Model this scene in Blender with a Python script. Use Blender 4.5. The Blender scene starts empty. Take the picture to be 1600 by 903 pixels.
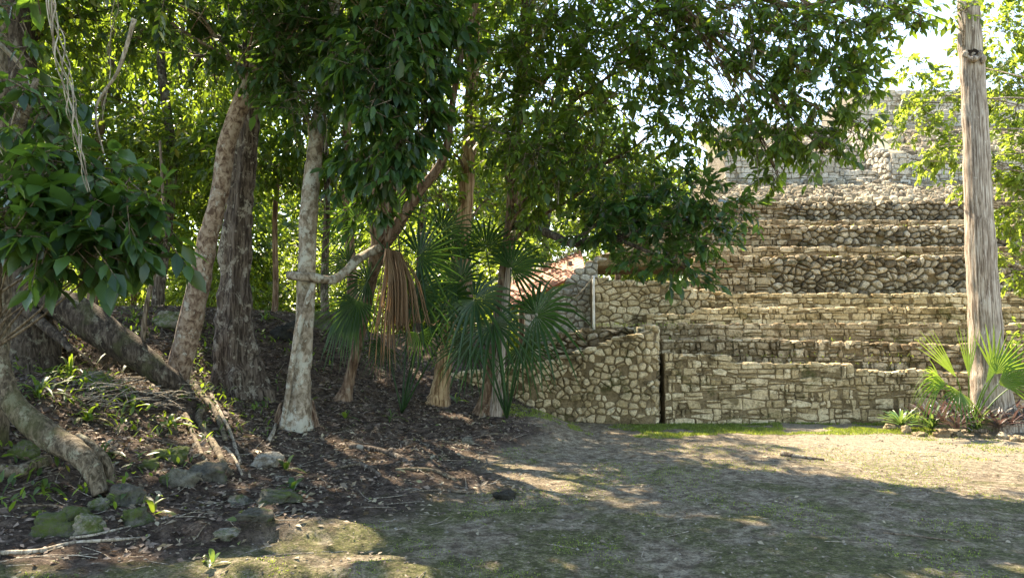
import bpy, math, random
import numpy as np
from mathutils import Vector, Matrix, noise as mnoise

S = bpy.context.scene
C = S.collection
R = math.radians
rng = np.random.default_rng(7)
random.seed(7)

# ------------------------------------------------------------------ camera
F = 1142.0; CX = 800.0; CY = 451.5; HORIZON = 505.0; EYE = 1.6
PITCH = math.atan((HORIZON - CY) / F)
cam_d = bpy.data.cameras.new('camera')
cam = bpy.data.objects.new('camera', cam_d); C.objects.link(cam)
cam.location = (0, 0, EYE)
cam.rotation_euler = (math.pi / 2 + PITCH, 0, 0)
cam_d.sensor_width = 36.0
cam_d.lens = 36.0 * F / 1600.0
cam_d.clip_start = 0.05; cam_d.clip_end = 2000
S.camera = cam

# ------------------------------------------------------------------ light
SUN_EL, SUN_AZ = 52.0, -34.0          # azimuth from +Y, positive to the right
sun_to = Vector((math.sin(R(SUN_AZ)) * math.cos(R(SUN_EL)), math.cos(R(SUN_AZ)) * math.cos(R(SUN_EL)), math.sin(R(SUN_EL))))
W = bpy.data.worlds.new('World'); S.world = W; W.use_nodes = True
wn = W.node_tree.nodes; wl = W.node_tree.links
bg = wn['Background']
sky = wn.new('ShaderNodeTexSky'); sky.sky_type = 'NISHITA'; sky.sun_disc = False
sky.sun_elevation = R(SUN_EL); sky.sun_rotation = R(SUN_AZ)
sky.air_density = 1.0; sky.dust_density = .4; sky.ozone_density = 1.5
wl.new(sky.outputs[0], bg.inputs[0]); bg.inputs[1].default_value = 0.13
sd = bpy.data.lights.new('sun', 'SUN'); sd.energy = 4.1; sd.angle = R(0.53); sd.color = (1.0, 0.93, 0.82)
so = bpy.data.objects.new('sun', sd); C.objects.link(so)
so.rotation_euler = sun_to.to_track_quat('Z', 'Y').to_euler(); so.location = (0, 0, 30)
S.view_settings.view_transform = 'Standard'; S.view_settings.look = 'None'
S.view_settings.exposure = 2.5; S.view_settings.gamma = 1.0
S.view_settings.use_curve_mapping = False
S.view_settings.use_white_balance = True; S.view_settings.white_balance_temperature = 7900; S.view_settings.white_balance_tint = 11
S.cycles.max_bounces = 8; S.cycles.diffuse_bounces = 4; S.cycles.glossy_bounces = 2
S.cycles.transmission_bounces = 4; S.cycles.caustics_reflective = False; S.cycles.caustics_refractive = False
S.cycles.sample_clamp_indirect = 6.0

# ------------------------------------------------------------------ helpers
cp, sp = math.cos(PITCH), math.sin(PITCH)
def P(px, py, Y):
    """the point at depth Y (metres north of the camera) seen at photo pixel px, py"""
    a = (px - CX) / F; b = (CY - py) / F
    dy = cp - b * sp; dz = sp + b * cp
    return Vector((a * Y / dy, Y, EYE + dz * Y / dy))
def PX(px, Y): return P(px, HORIZON, Y).x
def PZ(py, Y): return P(CX, py, Y).z

def _hash(ix, iy, s):
    n = (ix * 374761393 + iy * 668265263 + s * 1442695041) & 0x7fffffff
    n = ((n ^ (n >> 13)) * 1274126177) & 0x7fffffff
    return ((n ^ (n >> 16)) & 0xffff) / 65535.0
def vnoise(x, y, s=0):
    x = np.asarray(x, float); y = np.asarray(y, float)
    ix = np.floor(x).astype(np.int64); iy = np.floor(y).astype(np.int64)
    fx = x - ix; fy = y - iy; fx = fx * fx * (3 - 2 * fx); fy = fy * fy * (3 - 2 * fy)
    a = _hash(ix, iy, s); b = _hash(ix + 1, iy, s); c = _hash(ix, iy + 1, s); d = _hash(ix + 1, iy + 1, s)
    return (a * (1 - fx) + b * fx) * (1 - fy) + (c * (1 - fx) + d * fx) * fy
def fbm(x, y, s=0, o=4):
    r = 0; a = .5
    for k in range(o):
        r = r + a * vnoise(x * 2 ** k, y * 2 ** k, s + k * 17); a *= .5
    return r

class MB:
    """collects faces and builds ONE mesh object"""
    def __init__(self): self.v = []; self.q = []; self.t = []; self.r = []; self.n = 0; self.qm = []; self.tm = []
    def add(self, v, f, rnd=.5, mat=0):
        v = np.asarray(v, float).reshape(-1, 3); self.v.append(v)
        self.r.append(np.broadcast_to(np.asarray(rnd, float), (len(v),)).copy())
        if isinstance(f, np.ndarray):
            (self.q if f.shape[1] == 4 else self.t).append(f + self.n)
            (self.qm if f.shape[1] == 4 else self.tm).append(np.full(len(f), mat))
        else:
            q = [a for a in f if len(a) == 4]; t = [a for a in f if len(a) == 3]
            if q: self.q.append(np.array(q) + self.n); self.qm.append(np.full(len(q), mat))
            if t: self.t.append(np.array(t) + self.n); self.tm.append(np.full(len(t), mat))
        self.n += len(v); return self
    def mesh(self, name, mats, smooth=True, origin=(0, 0, 0)):
        me = bpy.data.meshes.new(name)
        v = np.concatenate(self.v) - np.array(origin)[None]
        q = np.concatenate(self.q) if self.q else np.zeros((0, 4), int)
        t = np.concatenate(self.t) if self.t else np.zeros((0, 3), int)
        me.vertices.add(len(v)); me.vertices.foreach_set('co', v.ravel())
        me.loops.add(q.size + t.size); me.loops.foreach_set('vertex_index', np.concatenate([q.ravel(), t.ravel()]).astype(np.int32))
        me.polygons.add(len(q) + len(t))
        st = np.concatenate([np.arange(len(q)) * 4, q.size + np.arange(len(t)) * 3]).astype(np.int32)
        me.polygons.foreach_set('loop_start', st)
        for m in (mats if isinstance(mats, (list, tuple)) else [mats]): me.materials.append(m)
        me.polygons.foreach_set('material_index', np.concatenate(self.qm + self.tm).astype(np.int32))
        me.update(calc_edges=True)
        me.polygons.foreach_set('use_smooth', np.full(len(me.polygons), smooth))
        at = me.attributes.new('rnd', 'FLOAT', 'POINT'); at.data.foreach_set('value', np.concatenate(self.r).astype(np.float32))
        return me
    def build(self, name, mats, parent=None, smooth=True, origin=None):
        if self.n == 0: return None
        if origin is None:
            v = np.concatenate(self.v); origin = ((v.min(0) + v.max(0)) / 2); origin[2] = v[:, 2].min()
        me = self.mesh(name, mats, smooth, origin)
        return link(name, me, parent, Matrix.Translation(Vector(origin)))

WM = {}
def link(name, me, parent, mw):
    o = bpy.data.objects.new(name, me); C.objects.link(o)
    if parent is not None:
        o.parent = parent; o.matrix_local = WM[parent.name].inverted() @ mw
    else: o.matrix_world = mw
    WM[o.name] = mw
    return o
def thing(name, loc, label, cat, group=None):
    o = link(name, None, None, Matrix.Translation(Vector(loc))); o.empty_display_size = .2
    tag(o, label, cat, group); return o
def tag(o, label=None, cat=None, group=None, kind=None):
    if label: o['label'] = label
    if cat: o['category'] = cat
    if group: o['group'] = group
    if kind: o['kind'] = kind
    return o

def spline(pts, per=6):
    """Catmull-Rom through tuples of any length"""
    a = np.array(pts, float); n = len(a); out = []
    for i in range(n - 1):
        p0 = a[max(i - 1, 0)]; p1 = a[i]; p2 = a[i + 1]; p3 = a[min(i + 2, n - 1)]
        for k in range(per):
            t = k / per
            out.append(.5 * (2 * p1 + (p2 - p0) * t + (2 * p0 - 5 * p1 + 4 * p2 - p3) * t * t + (3 * p1 - p0 - 3 * p2 + p3) * t ** 3))
    out.append(a[-1]); return np.array(out)

def tube(mb, pts, n=8, per=5, rough=0.0, flute=None, seed=0, rnd=.5, mat=0, cap=True, flat=1.0):
    """pts: (x,y,z,r)"""
    a = spline(pts, per) if per > 1 else np.array(pts, float)
    m = len(a); vs = np.zeros((m, n, 3))
    tan = np.gradient(a[:, :3], axis=0); tan /= np.linalg.norm(tan, axis=1)[:, None] + 1e-9
    ref = np.array([0, -1., 0]) if abs(tan[0][1]) < .9 else np.array([1., 0, 0])
    s = np.cross(tan[0], ref); s /= np.linalg.norm(s)
    for i in range(m):
        s = s - tan[i] * np.dot(s, tan[i]); s /= np.linalg.norm(s) + 1e-9
        u = np.cross(tan[i], s)
        for k in range(n):
            an = 2 * math.pi * k / n
            r = max(a[i, 3], .0008)
            if flute: r *= flute(i / (m - 1), an)
            d = s * math.cos(an) + u * math.sin(an) * flat
            if rough:
                p = a[i, :3] + d * r
                r *= 1 + rough * mnoise.noise(Vector(p) * (1.1 / max(a[i, 3], .02) ** .6) + Vector((seed, 0, 0)))
            vs[i, k] = a[i, :3] + d * r
    f = []
    for i in range(m - 1):
        for k in range(n):
            k2 = (k + 1) % n; f.append((i * n + k, i * n + k2, (i + 1) * n + k2, (i + 1) * n + k))
    v = vs.reshape(-1, 3)
    if cap:
        v = np.vstack([v, a[0, :3], a[-1, :3]]); b = m * n
        for k in range(n):
            f.append(((k + 1) % n, k, b)); f.append(((m - 1) * n + k, (m - 1) * n + (k + 1) % n, b + 1))
    mb.add(v, f, rnd, mat)
    return a

# ------------------------------------------------------------------ materials
def newmat(name):
    m = bpy.data.materials.new(name); m.use_nodes = True
    nt = m.node_tree; b = nt.nodes['Principled BSDF']
    return m, nt, b
class N:
    def __init__(s, nt): s.nt = nt
    def n(s, t, **kw):
        nd = s.nt.nodes.new(t)
        for k, v in kw.items(): setattr(nd, k, v)
        return nd
    def l(s, a, b): s.nt.links.new(a, b)
    def pos(s, scale=(1, 1, 1)):
        g = s.n('ShaderNodeNewGeometry'); m = s.n('ShaderNodeVectorMath', operation='MULTIPLY')
        s.l(g.outputs['Position'], m.inputs[0]); m.inputs[1].default_value = scale; return m.outputs[0]
    def noise(s, scale, vec=None, detail=5, rough=.6, dist=0.0):
        n = s.n('ShaderNodeTexNoise'); n.inputs['Scale'].default_value = scale; n.inputs['Detail'].default_value = detail
        n.inputs['Roughness'].default_value = rough; n.inputs['Distortion'].default_value = dist
        s.l(vec if vec is not None else s.pos(), n.inputs['Vector']); return n.outputs[0]
    def ramp(s, fac, stops):
        r = s.n('ShaderNodeValToRGB'); e = r.color_ramp.elements
        while len(e) < len(stops): e.new(.5)
        for i, (p, c) in enumerate(stops):
            e[i].position = p; e[i].color = (*c, 1) if len(c) == 3 else c
        s.l(fac, r.inputs[0]); return r.outputs[0]
    def step(s, fac, a, b):
        m = s.n('ShaderNodeMapRange'); m.inputs[1].default_value = a; m.inputs[2].default_value = b; m.interpolation_type = 'SMOOTHSTEP'
        s.l(fac, m.inputs[0]); return m.outputs[0]
    def mix(s, f, a, b, mode='MIX'):
        m = s.n('ShaderNodeMix', data_type='RGBA', blend_type=mode)
        for sock, v in ((m.inputs[0], f), (m.inputs[6], a), (m.inputs[7], b)):
            if hasattr(v, 'is_output'): s.l(v, sock)
            elif isinstance(v, (int, float)): sock.default_value = v
            else: sock.default_value = (*v, 1)
        return m.outputs[2]
    def math(s, op, a, b=0.0):
        m = s.n('ShaderNodeMath', operation=op)
        for i, v in enumerate((a, b)):
            if hasattr(v, 'is_output'): s.l(v, m.inputs[i])
            else: m.inputs[i].default_value = v
        return m.outputs[0]
    def attr(s, name):
        a = s.n('ShaderNodeAttribute', attribute_name=name); return a.outputs['Fac']
    def bump(s, h, strength, dist, b):
        n = s.n('ShaderNodeBump'); n.inputs['Strength'].default_value = strength; n.inputs['Distance'].default_value = dist
        s.l(h, n.inputs['Height']); s.l(n.outputs[0], b.inputs['Normal'])

def mat_leaf(name, c1, c2, tr, trans=.4, rough=.42, dead=None, vein=False):
    m, nt, b = newmat(name); n = N(nt)
    rnd = n.attr('rnd')
    cm_ = tuple(a * .72 + b_ * .28 for a, b_ in zip(c1, c2)); stops = [(0, c1), (.55, cm_), (.85, c2)]
    if dead: stops += [(.955, c2), (.97, dead)]
    col = n.ramp(rnd, stops)
    big = n.noise(6.0, None, 3)
    col = n.mix(n.math('MULTIPLY', big, .5), col, tuple(x * .55 for x in c1))
    n.l(col, b.inputs['Base Color'])
    b.inputs['Roughness'].default_value = rough
    b.inputs['Specular IOR Level'].default_value = .45
    t = n.n('ShaderNodeBsdfTranslucent')
    tc = n.mix(rnd, tuple(x * .5 for x in tr), tuple(min(1, x * 1.2) for x in tr))
    n.l(tc, t.inputs[0])
    mx = n.n('ShaderNodeMixShader'); mx.inputs[0].default_value = trans
    n.l(b.outputs[0], mx.inputs[1]); n.l(t.outputs[0], mx.inputs[2])
    n.l(mx.outputs[0], nt.nodes['Material Output'].inputs[0])
    n.bump(n.noise(35.0, None, 2), .25, .004, b)
    return m
M = {}
M['leaf_dark'] = mat_leaf('dark_glossy_leaf', (.014, .042, .013), (.055, .12, .03), (.2, .36, .035), .34, .36)
M['leaf_mid'] = mat_leaf('mid_green_leaf', (.022, .055, .012), (.09, .16, .03), (.34, .50, .04), .42, .42, (.22, .15, .03))
M['leaf_bright'] = mat_leaf('bright_green_leaf', (.016, .045, .012), (.07, .135, .026), (.33, .46, .045), .4, .42, (.3, .25, .05))
M['leaf_yellow'] = mat_leaf('yellow_green_leaf', (.032, .068, .016), (.12, .2, .035), (.48, .62, .07), .5, .48)
M['palm'] = mat_leaf('palm_blade', (.014, .042, .012), (.045, .105, .025), (.13, .28, .03), .25, .5, (.25, .2, .08))
M['palm_light'] = mat_leaf('sunlit_palm_blade', (.05, .13, .025), (.09, .2, .035), (.35, .5, .06), .35, .38, (.4, .36, .16))  # paler copy of the palm blade, sunlight put into its colours
M['palm_dead'] = mat_leaf('dry_palm_blade', (.15, .085, .04), (.26, .17, .09), (.3, .17, .08), .2, .7)
M['rosette_green'] = mat_leaf('rosette_leaf_green', (.06, .14, .035), (.12, .22, .06), (.35, .5, .1), .25, .35)
M['rosette_purple'] = mat_leaf('rosette_leaf_purple', (.045, .05, .035), (.12, .07, .07), (.2, .11, .09), .2, .3)
M['grass'] = mat_leaf('grass_blade', (.09, .15, .025), (.19, .27, .045), (.5, .6, .08), .35, .5, (.3, .25, .1))
M['litter'] = mat_leaf('dry_leaf_litter', (.07, .048, .035), (.29, .22, .165), (.2, .12, .06), .12, .75, (.09, .14, .03))
M['litter_pale'] = mat_leaf('pale_fallen_leaf', (.16, .12, .08), (.34, .3, .2), (.25, .2, .1), .1, .7, (.16, .2, .04))

def mat_bark(name, cd, cm, cl, lichen=None, lich_amt=.55, vs=6.0, green=None, streak=.16, bs=.6):
    m, nt, b = newmat(name); n = N(nt)
    p = n.pos((1, 1, streak))
    a = n.noise(vs * 3, p, 8, .65, .6)
    base = n.ramp(a, [(.40, cd), (.5, cm), (.60, cl)])
    blot = n.noise(3.2, None, 4, .6)
    base = n.mix(n.math('MULTIPLY', n.step(blot, .45, .7), .45), base, cd)
    if lichen:
        l1 = n.step(n.noise(6.5, n.pos((1, 1, .8)), 8, .78, .3), lich_amt - .05, lich_amt)
        base = n.mix(n.math('MULTIPLY', l1, .8), base, lichen)
    if green:
        g = n.step(n.noise(2.3, None, 5, .6), .52, .66)
        base = n.mix(n.math('MULTIPLY', g, .6), base, green)
    n.l(base, b.inputs['Base Color']); b.inputs['Roughness'].default_value = .88
    b.inputs['Specular IOR Level'].default_value = .2
    h = n.math('ADD', a, n.math('MULTIPLY', n.noise(60, None, 4), .3))
    n.bump(h, bs, .02, b)
    return m
M['bark_pale'] = mat_bark('pale_lichen_bark', (.10, .075, .048), (.21, .17, .12), (.31, .265, .2), (.36, .355, .29), .56, 5, streak=.7, bs=.35)
M['bark_tan'] = mat_bark('tan_spotted_bark', (.075, .045, .028), (.2, .14, .095), (.3, .235, .17), (.34, .33, .27), .6, 5, streak=.8, bs=.3)
M['bark_dark'] = mat_bark('dark_fissured_bark', (.024, .017, .012), (.075, .057, .042), (.15, .122, .095), (.27, .25, .20), .585, 9, streak=.12, bs=1.0)
M['bark_darkest'] = mat_bark('dark_root_bark', (.018, .013, .009), (.045, .034, .024), (.09, .072, .053), (.16, .15, .11), .6, 8, (.05, .055, .02), streak=.3, bs=.9)  # darkest of the barks, for the buttressed tree
M['bark_grey'] = mat_bark('grey_ridged_bark', (.13, .095, .07), (.33, .27, .21), (.50, .44, .37), (.58, .54, .47), .66, 16, streak=.05, bs=1.0)
M['bark_root'] = mat_bark('smooth_brown_root', (.04, .03, .018), (.11, .085, .055), (.2, .16, .11), (.24, .23, .16), .6, 9, (.06, .062, .022), streak=.5, bs=.7)
M['bark_bare'] = mat_bark('bare_split_wood', (.12, .065, .03), (.33, .22, .12), (.46, .34, .2), None, .6, 8, streak=.07, bs=.7)
M['bark_warm'] = mat_bark('warm_brown_bark', (.07, .04, .024), (.17, .11, .07), (.27, .2, .14), (.3, .28, .22), .64, 6, streak=.15, bs=.7)
M['twig'] = mat_bark('twig_bark', (.05, .035, .022), (.12, .09, .06), (.2, .16, .11), None, .6, 12, bs=.2)
M['vine'] = mat_bark('dry_vine_bark', (.12, .095, .065), (.26, .22, .16), (.38, .34, .27), None, .6, 12, bs=.4)

def mat_stone(name, c1, c2, c3, moss=.5, dirt=(.10, .075, .045), dirtamt=.55, mossc=(.055, .065, .015)):
    m, nt, b = newmat(name); n = N(nt)
    rnd = n.attr('rnd')
    col = n.ramp(n.math('ADD', rnd, n.math('MULTIPLY', n.math('SUBTRACT', n.noise(7, None, 4), .5), .9)), [(.1, c1), (.5, c2), (.9, c3)])
    fine = n.noise(22, None, 8, .7)
    col = n.mix(n.step(fine, .48, .75), col, tuple(x * .45 for x in c1))
    gr = n.ramp(n.noise(30, None, 9, .85, .4), [(.40, (.4, .37, .33)), (.5, (.95, .95, .95)), (.62, (1.35, 1.33, 1.28))])
    col = n.mix(.7, col, gr, 'MULTIPLY')
    d = n.step(n.noise(3.3, None, 7, .72, .4), dirtamt, dirtamt + .12)
    col = n.mix(n.math('MULTIPLY', d, .85), col, dirt)
    g = n.step(n.noise(1.6, n.pos((1, 1, 1.6)), 7, .75, .5), moss, moss + .1)
    g = n.math('MULTIPLY', g, n.step(fine, .3, .55))
    col = n.mix(n.math('MULTIPLY', g, .85), col, mossc)
    n.l(col, b.inputs['Base Color']); b.inputs['Roughness'].default_value = .93; b.inputs['Specular IOR Level'].default_value = .15
    h = n.math('ADD', fine, n.math('MULTIPLY', n.noise(70, None, 5), .4))
    n.bump(h, 1.0, .02, b)
    return m
M['stone'] = mat_stone('limestone_block', (.34, .26, .14), (.50, .40, .245), (.64, .54, .36), .54, (.12, .09, .045), .50, (.095, .085, .032))
M['cobble'] = mat_stone('weathered_cobble', (.14, .115, .08), (.33, .275, .19), (.55, .48, .36), .56, (.06, .05, .035), .53, (.05, .052, .022))
M['stone_grey'] = mat_stone('pale_grey_masonry', (.34, .31, .25), (.45, .42, .35), (.55, .52, .45), .66, (.16, .13, .10), .62)
M['stone_old'] = mat_stone('old_rubble_stone', (.22, .165, .10), (.38, .30, .19), (.53, .45, .32), .54, (.11, .075, .04), .485, (.06, .055, .02))
M['mortar'] = mat_stone('earth_mortar', (.15, .11, .06), (.2, .15, .085), (.25, .19, .11), .53, (.08, .058, .03), .5, (.05, .055, .016))
M['mortar_grey'] = mat_stone('grey_lime_mortar', (.2, .17, .13), (.25, .22, .17), (.3, .27, .21), .6, (.12, .10, .07), .55)
M['tread'] = mat_stone('terrace_top_earth', (.3, .26, .18), (.36, .32, .22), (.42, .38, .28), .52, (.2, .165, .11), .5, (.12, .15, .035))
M['rock'] = mat_stone('mossy_rock', (.075, .07, .055), (.14, .13, .10), (.22, .2, .16), .44, (.05, .042, .03), .55, (.06, .085, .014))
M['rock_pale'] = mat_stone('pale_limestone_rock', (.15, .13, .095), (.22, .2, .15), (.3, .27, .22), .6, (.12, .095, .065), .55)
M['rock_dark'] = mat_stone('dark_porous_rock', (.018, .017, .014), (.035, .033, .026), (.05, .048, .04), .6)

# ------------------------------------------------------------------ ground shape
CTRL = []   # X, Y, z
def cz(px, py, Y):
    p = P(px, py, Y); CTRL.append((p.x, p.y, p.z))
for a in [(462, 668, 9.2), (385, 628, 10.4), (272, 606, 9.5), (545, 615, 10.9), (625, 645, 10.4), (687, 624, 11.3), (765, 650, 10.8),
          (165, 765, 6.2), (60, 840, 5.05), (100, 690, 6.9), (30, 600, 7.9), (200, 600, 8.9), (350, 690, 8.2), (250, 690, 7.8), (420, 740, 7.4), (520, 720, 8.2),
          (100, 484, 12.6), (200, 482, 12.6), (300, 480, 12.6), (400, 482, 12.8), (490, 490, 13.0), (330, 540, 11.3), (150, 540, 10.6), (450, 560, 11.6),
          (560, 545, 12.8), (650, 575, 12.6), (620, 690, 8.9), (700, 690, 9.4), (30, 500, 11.0), (500, 640, 10.3), (300, 790, 6.3), (450, 800, 6.1)]:
    cz(*a)
for x in np.arange(-1.4, 14, 1.1):
    for y in np.arange(2, 12.5, 1.3):
        if x > -1.4 + .16 * (y - 2) + (1.0 if y > 9 else 0) or y < 4: CTRL.append((x, y, 0.0))
for x in np.arange(-8, 0, 1.2): CTRL += [(x, 4.2, .02), (x, 3.0, 0), (x, 1.5, 0)]
for x in (-11, -9, -7.5, -6): CTRL += [(x, 8, 1.1), (x, 10, 1.6), (x, 6, .6), (x, 12.5, 1.9)]
for x in np.arange(-16, 0, 2): CTRL += [(x, 16, 1.35), (x, 20, .9), (x, 26, .5), (x, 34, .2)]
for x in np.arange(1, 22, 2): CTRL += [(x, 14, 0.0), (x, 18, 0.0), (x, 24, 0)]
for y in (0, -3, -8): 
    for x in np.arange(-12, 14, 3): CTRL.append((x, y, 0))
CT = np.array(CTRL)
def ground(x, y, detail=True):
    x = np.asarray(x, float); y = np.asarray(y, float); sh = x.shape
    xf = x.ravel(); yf = y.ravel(); out = np.zeros(len(xf))
    for i in range(0, len(xf), 20000):
        xx = xf[i:i + 20000, None]; yy = yf[i:i + 20000, None]
        d2 = (xx - CT[None, :, 0]) ** 2 + (yy - CT[None, :, 1]) ** 2
        w = np.exp(-d2 / (2 * .62 ** 2)) + 2e-3 * np.exp(-d2 / (2 * 1.6 ** 2)) + 1e-6 / (d2 + 1)
        out[i:i + 20000] = (w * CT[None, :, 2]).sum(1) / w.sum(1)
    far = np.clip((np.hypot(xf, yf - 12) - 25) / 20, 0, 1); out *= 1 - far
    # moss-grown bedrock hump in the left foreground
    for (hx, hy, rx, ry, h) in HUMPS:
        d = ((xf - hx) / rx) ** 2 + ((yf - hy) / ry) ** 2
        d = d * (1 + .5 * (vnoise(xf * 3, yf * 3, 5) - .5))
        out += h * np.clip(1.25 - d, 0, 1) ** .8 * (.55 + .9 * fbm(xf * 5, yf * 5, 61, 4))
    if detail:
        soil = soilmask(xf, yf)
        near = np.clip(1 - (np.hypot(xf, yf) - 14) / 10, .15, 1)
        out += near * ((fbm(xf * .9, yf * .9, 3) - .5) * .06 + (fbm(xf * 4, yf * 4, 9) - .5) * (.03 + .07 * soil) + (fbm(xf * 14, yf * 14, 31, 3) - .5) * (.014 + .03 * soil))
    return out.reshape(sh)
HUMPS = [(-1.15, 4.75, .75, .32, .07), (-1.9, 4.6, .5, .25, .05), (-.75, 4.55, .45, .2, .05), (-1.3, 4.2, .6, .22, .05), (-1.55, 5.6, .5, .22, .08), (-2.2, 5.5, .5, .25, .08)]
def soilmask(x, y):
    """1 on the litter-covered mound, 0 on the open ground"""
    e = -1.9 + .40 * (y - 4.6) + 1.6 * (vnoise(x * .8, y * .8, 77) - .5) + .5 * (vnoise(x * 3, y * 3, 7) - .5)
    e = np.where(y < 5.2, e - (5.2 - y) * 2.2, e)
    e = np.minimum(e, 1.6)
    return np.clip((e - x) / 1.7 + .5, 0, 1)
def gz(x, y): return float(ground(np.array([x]), np.array([y]))[0])
def G(px, py):
    """where the sight line through a photo pixel meets the ground"""
    ys = np.concatenate([np.arange(2, 16, .04)])
    a = np.array([P(px, py, Y) for Y in ys]); g = ground(a[:, 0], a[:, 1])
    k = np.nonzero(a[:, 2] <= g)[0]
    i = k[0] if len(k) else len(ys) - 1
    return Vector((a[i, 0], a[i, 1], g[i]))

xs = np.concatenate([-np.geomspace(400, 13, 26), np.arange(-12.6, -6, .1), np.arange(-6, 6.6, .036), np.arange(6.6, 13, .1), np.geomspace(13.3, 400, 26)])
ysg = np.concatenate([-np.geomspace(300, 3, 18), np.arange(-2.5, 3.2, .25), np.arange(3.2, 8.5, .032), np.arange(8.5, 13.2, .045), np.arange(13.2, 20, .2), np.geomspace(20.5, 500, 34)])
gx, gy = np.meshgrid(xs, ysg)
gzv = ground(gx, gy)
nx, ny = len(xs), len(ysg)
mb = MB()
idx = np.arange(nx * ny).reshape(ny, nx)
fq = np.stack([idx[:-1, :-1], idx[:-1, 1:], idx[1:, 1:], idx[1:, :-1]], -1).reshape(-1, 4)
mb.add(np.stack([gx, gy, gzv], -1).reshape(-1, 3), fq, soilmask(gx.ravel(), gy.ravel()))

m, nt, b = newmat('forest_ground'); n = N(nt)
soil = n.attr('rnd')
f1 = n.noise(1.1, None, 7, .65, .3); f2 = n.noise(9, None, 8, .7); f3 = n.noise(45, None, 6, .7)
dirt = n.ramp(f2, [(.40, (.13, .10, .068)), (.5, (.25, .205, .145)), (.60, (.37, .32, .23))])
dirt = n.mix(n.step(f3, .5, .7), dirt, (.10, .085, .065))
p2 = n.pos(); sep = n.n('ShaderNodeSeparateXYZ'); n.l(p2, sep.inputs[0])
moss = n.ramp(f2, [(.4, (.075, .08, .032)), (.6, (.15, .15, .062))])
mm = n.step(n.math('ADD', n.noise(1.5, None, 7, .7, .4), n.math('MULTIPLY', n.math('SUBTRACT', 6.3, sep.outputs[1]), .035)), .43, .58)
mm = n.math('MULTIPLY', mm, n.step(n.math('ADD', f3, n.math('MULTIPLY', f1, .4)), .5, .74))
# the sunny side of the clearing is bare and dry
dry = n.step(n.math('ADD', sep.outputs[0], n.math('MULTIPLY', f1, 1.5)), 3.6, 5.4)
dry = n.math('MULTIPLY', dry, n.step(sep.outputs[1], 7.4, 9.4))
mm = n.math('MULTIPLY', mm, n.math('SUBTRACT', 1.0, n.math('MULTIPLY', dry, .8)))
open_ = n.mix(mm, dirt, moss)
open_ = n.mix(n.math('MULTIPLY', dry, .6), open_, (.36, .315, .235))
soilc = n.ramp(f2, [(.38, (.034, .024, .017)), (.5, (.078, .056, .042)), (.62, (.15, .115, .088))])
soilc = n.mix(n.math('MULTIPLY', n.step(n.noise(5, None, 6), .6, .7), .5), soilc, (.05, .06, .016))
sm = n.step(n.math('ADD', soil, n.math('MULTIPLY', n.math('SUBTRACT', f2, .5), .9)), .25, .75)
col = n.mix(sm, open_, soilc)
gr = n.ramp(n.noise(28, n.pos((1, 1.6, 1)), 10, .85, .6), [(.42, (.35, .33, .3)), (.5, (.95, .95, .95)), (.6, (1.5, 1.45, 1.35))])
col = n.mix(.75, col, gr, 'MULTIPLY')
n.l(col, b.inputs['Base Color']); b.inputs['Roughness'].default_value = .95; b.inputs['Specular IOR Level'].default_value = .12
n.bump(n.math('ADD', f2, n.math('MULTIPLY', f3, 1.3)), 1.0, .04, b)
M['ground'] = m
tag(mb.build('ground', m, None, origin=(0, 0, 0)), kind='structure')

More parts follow.
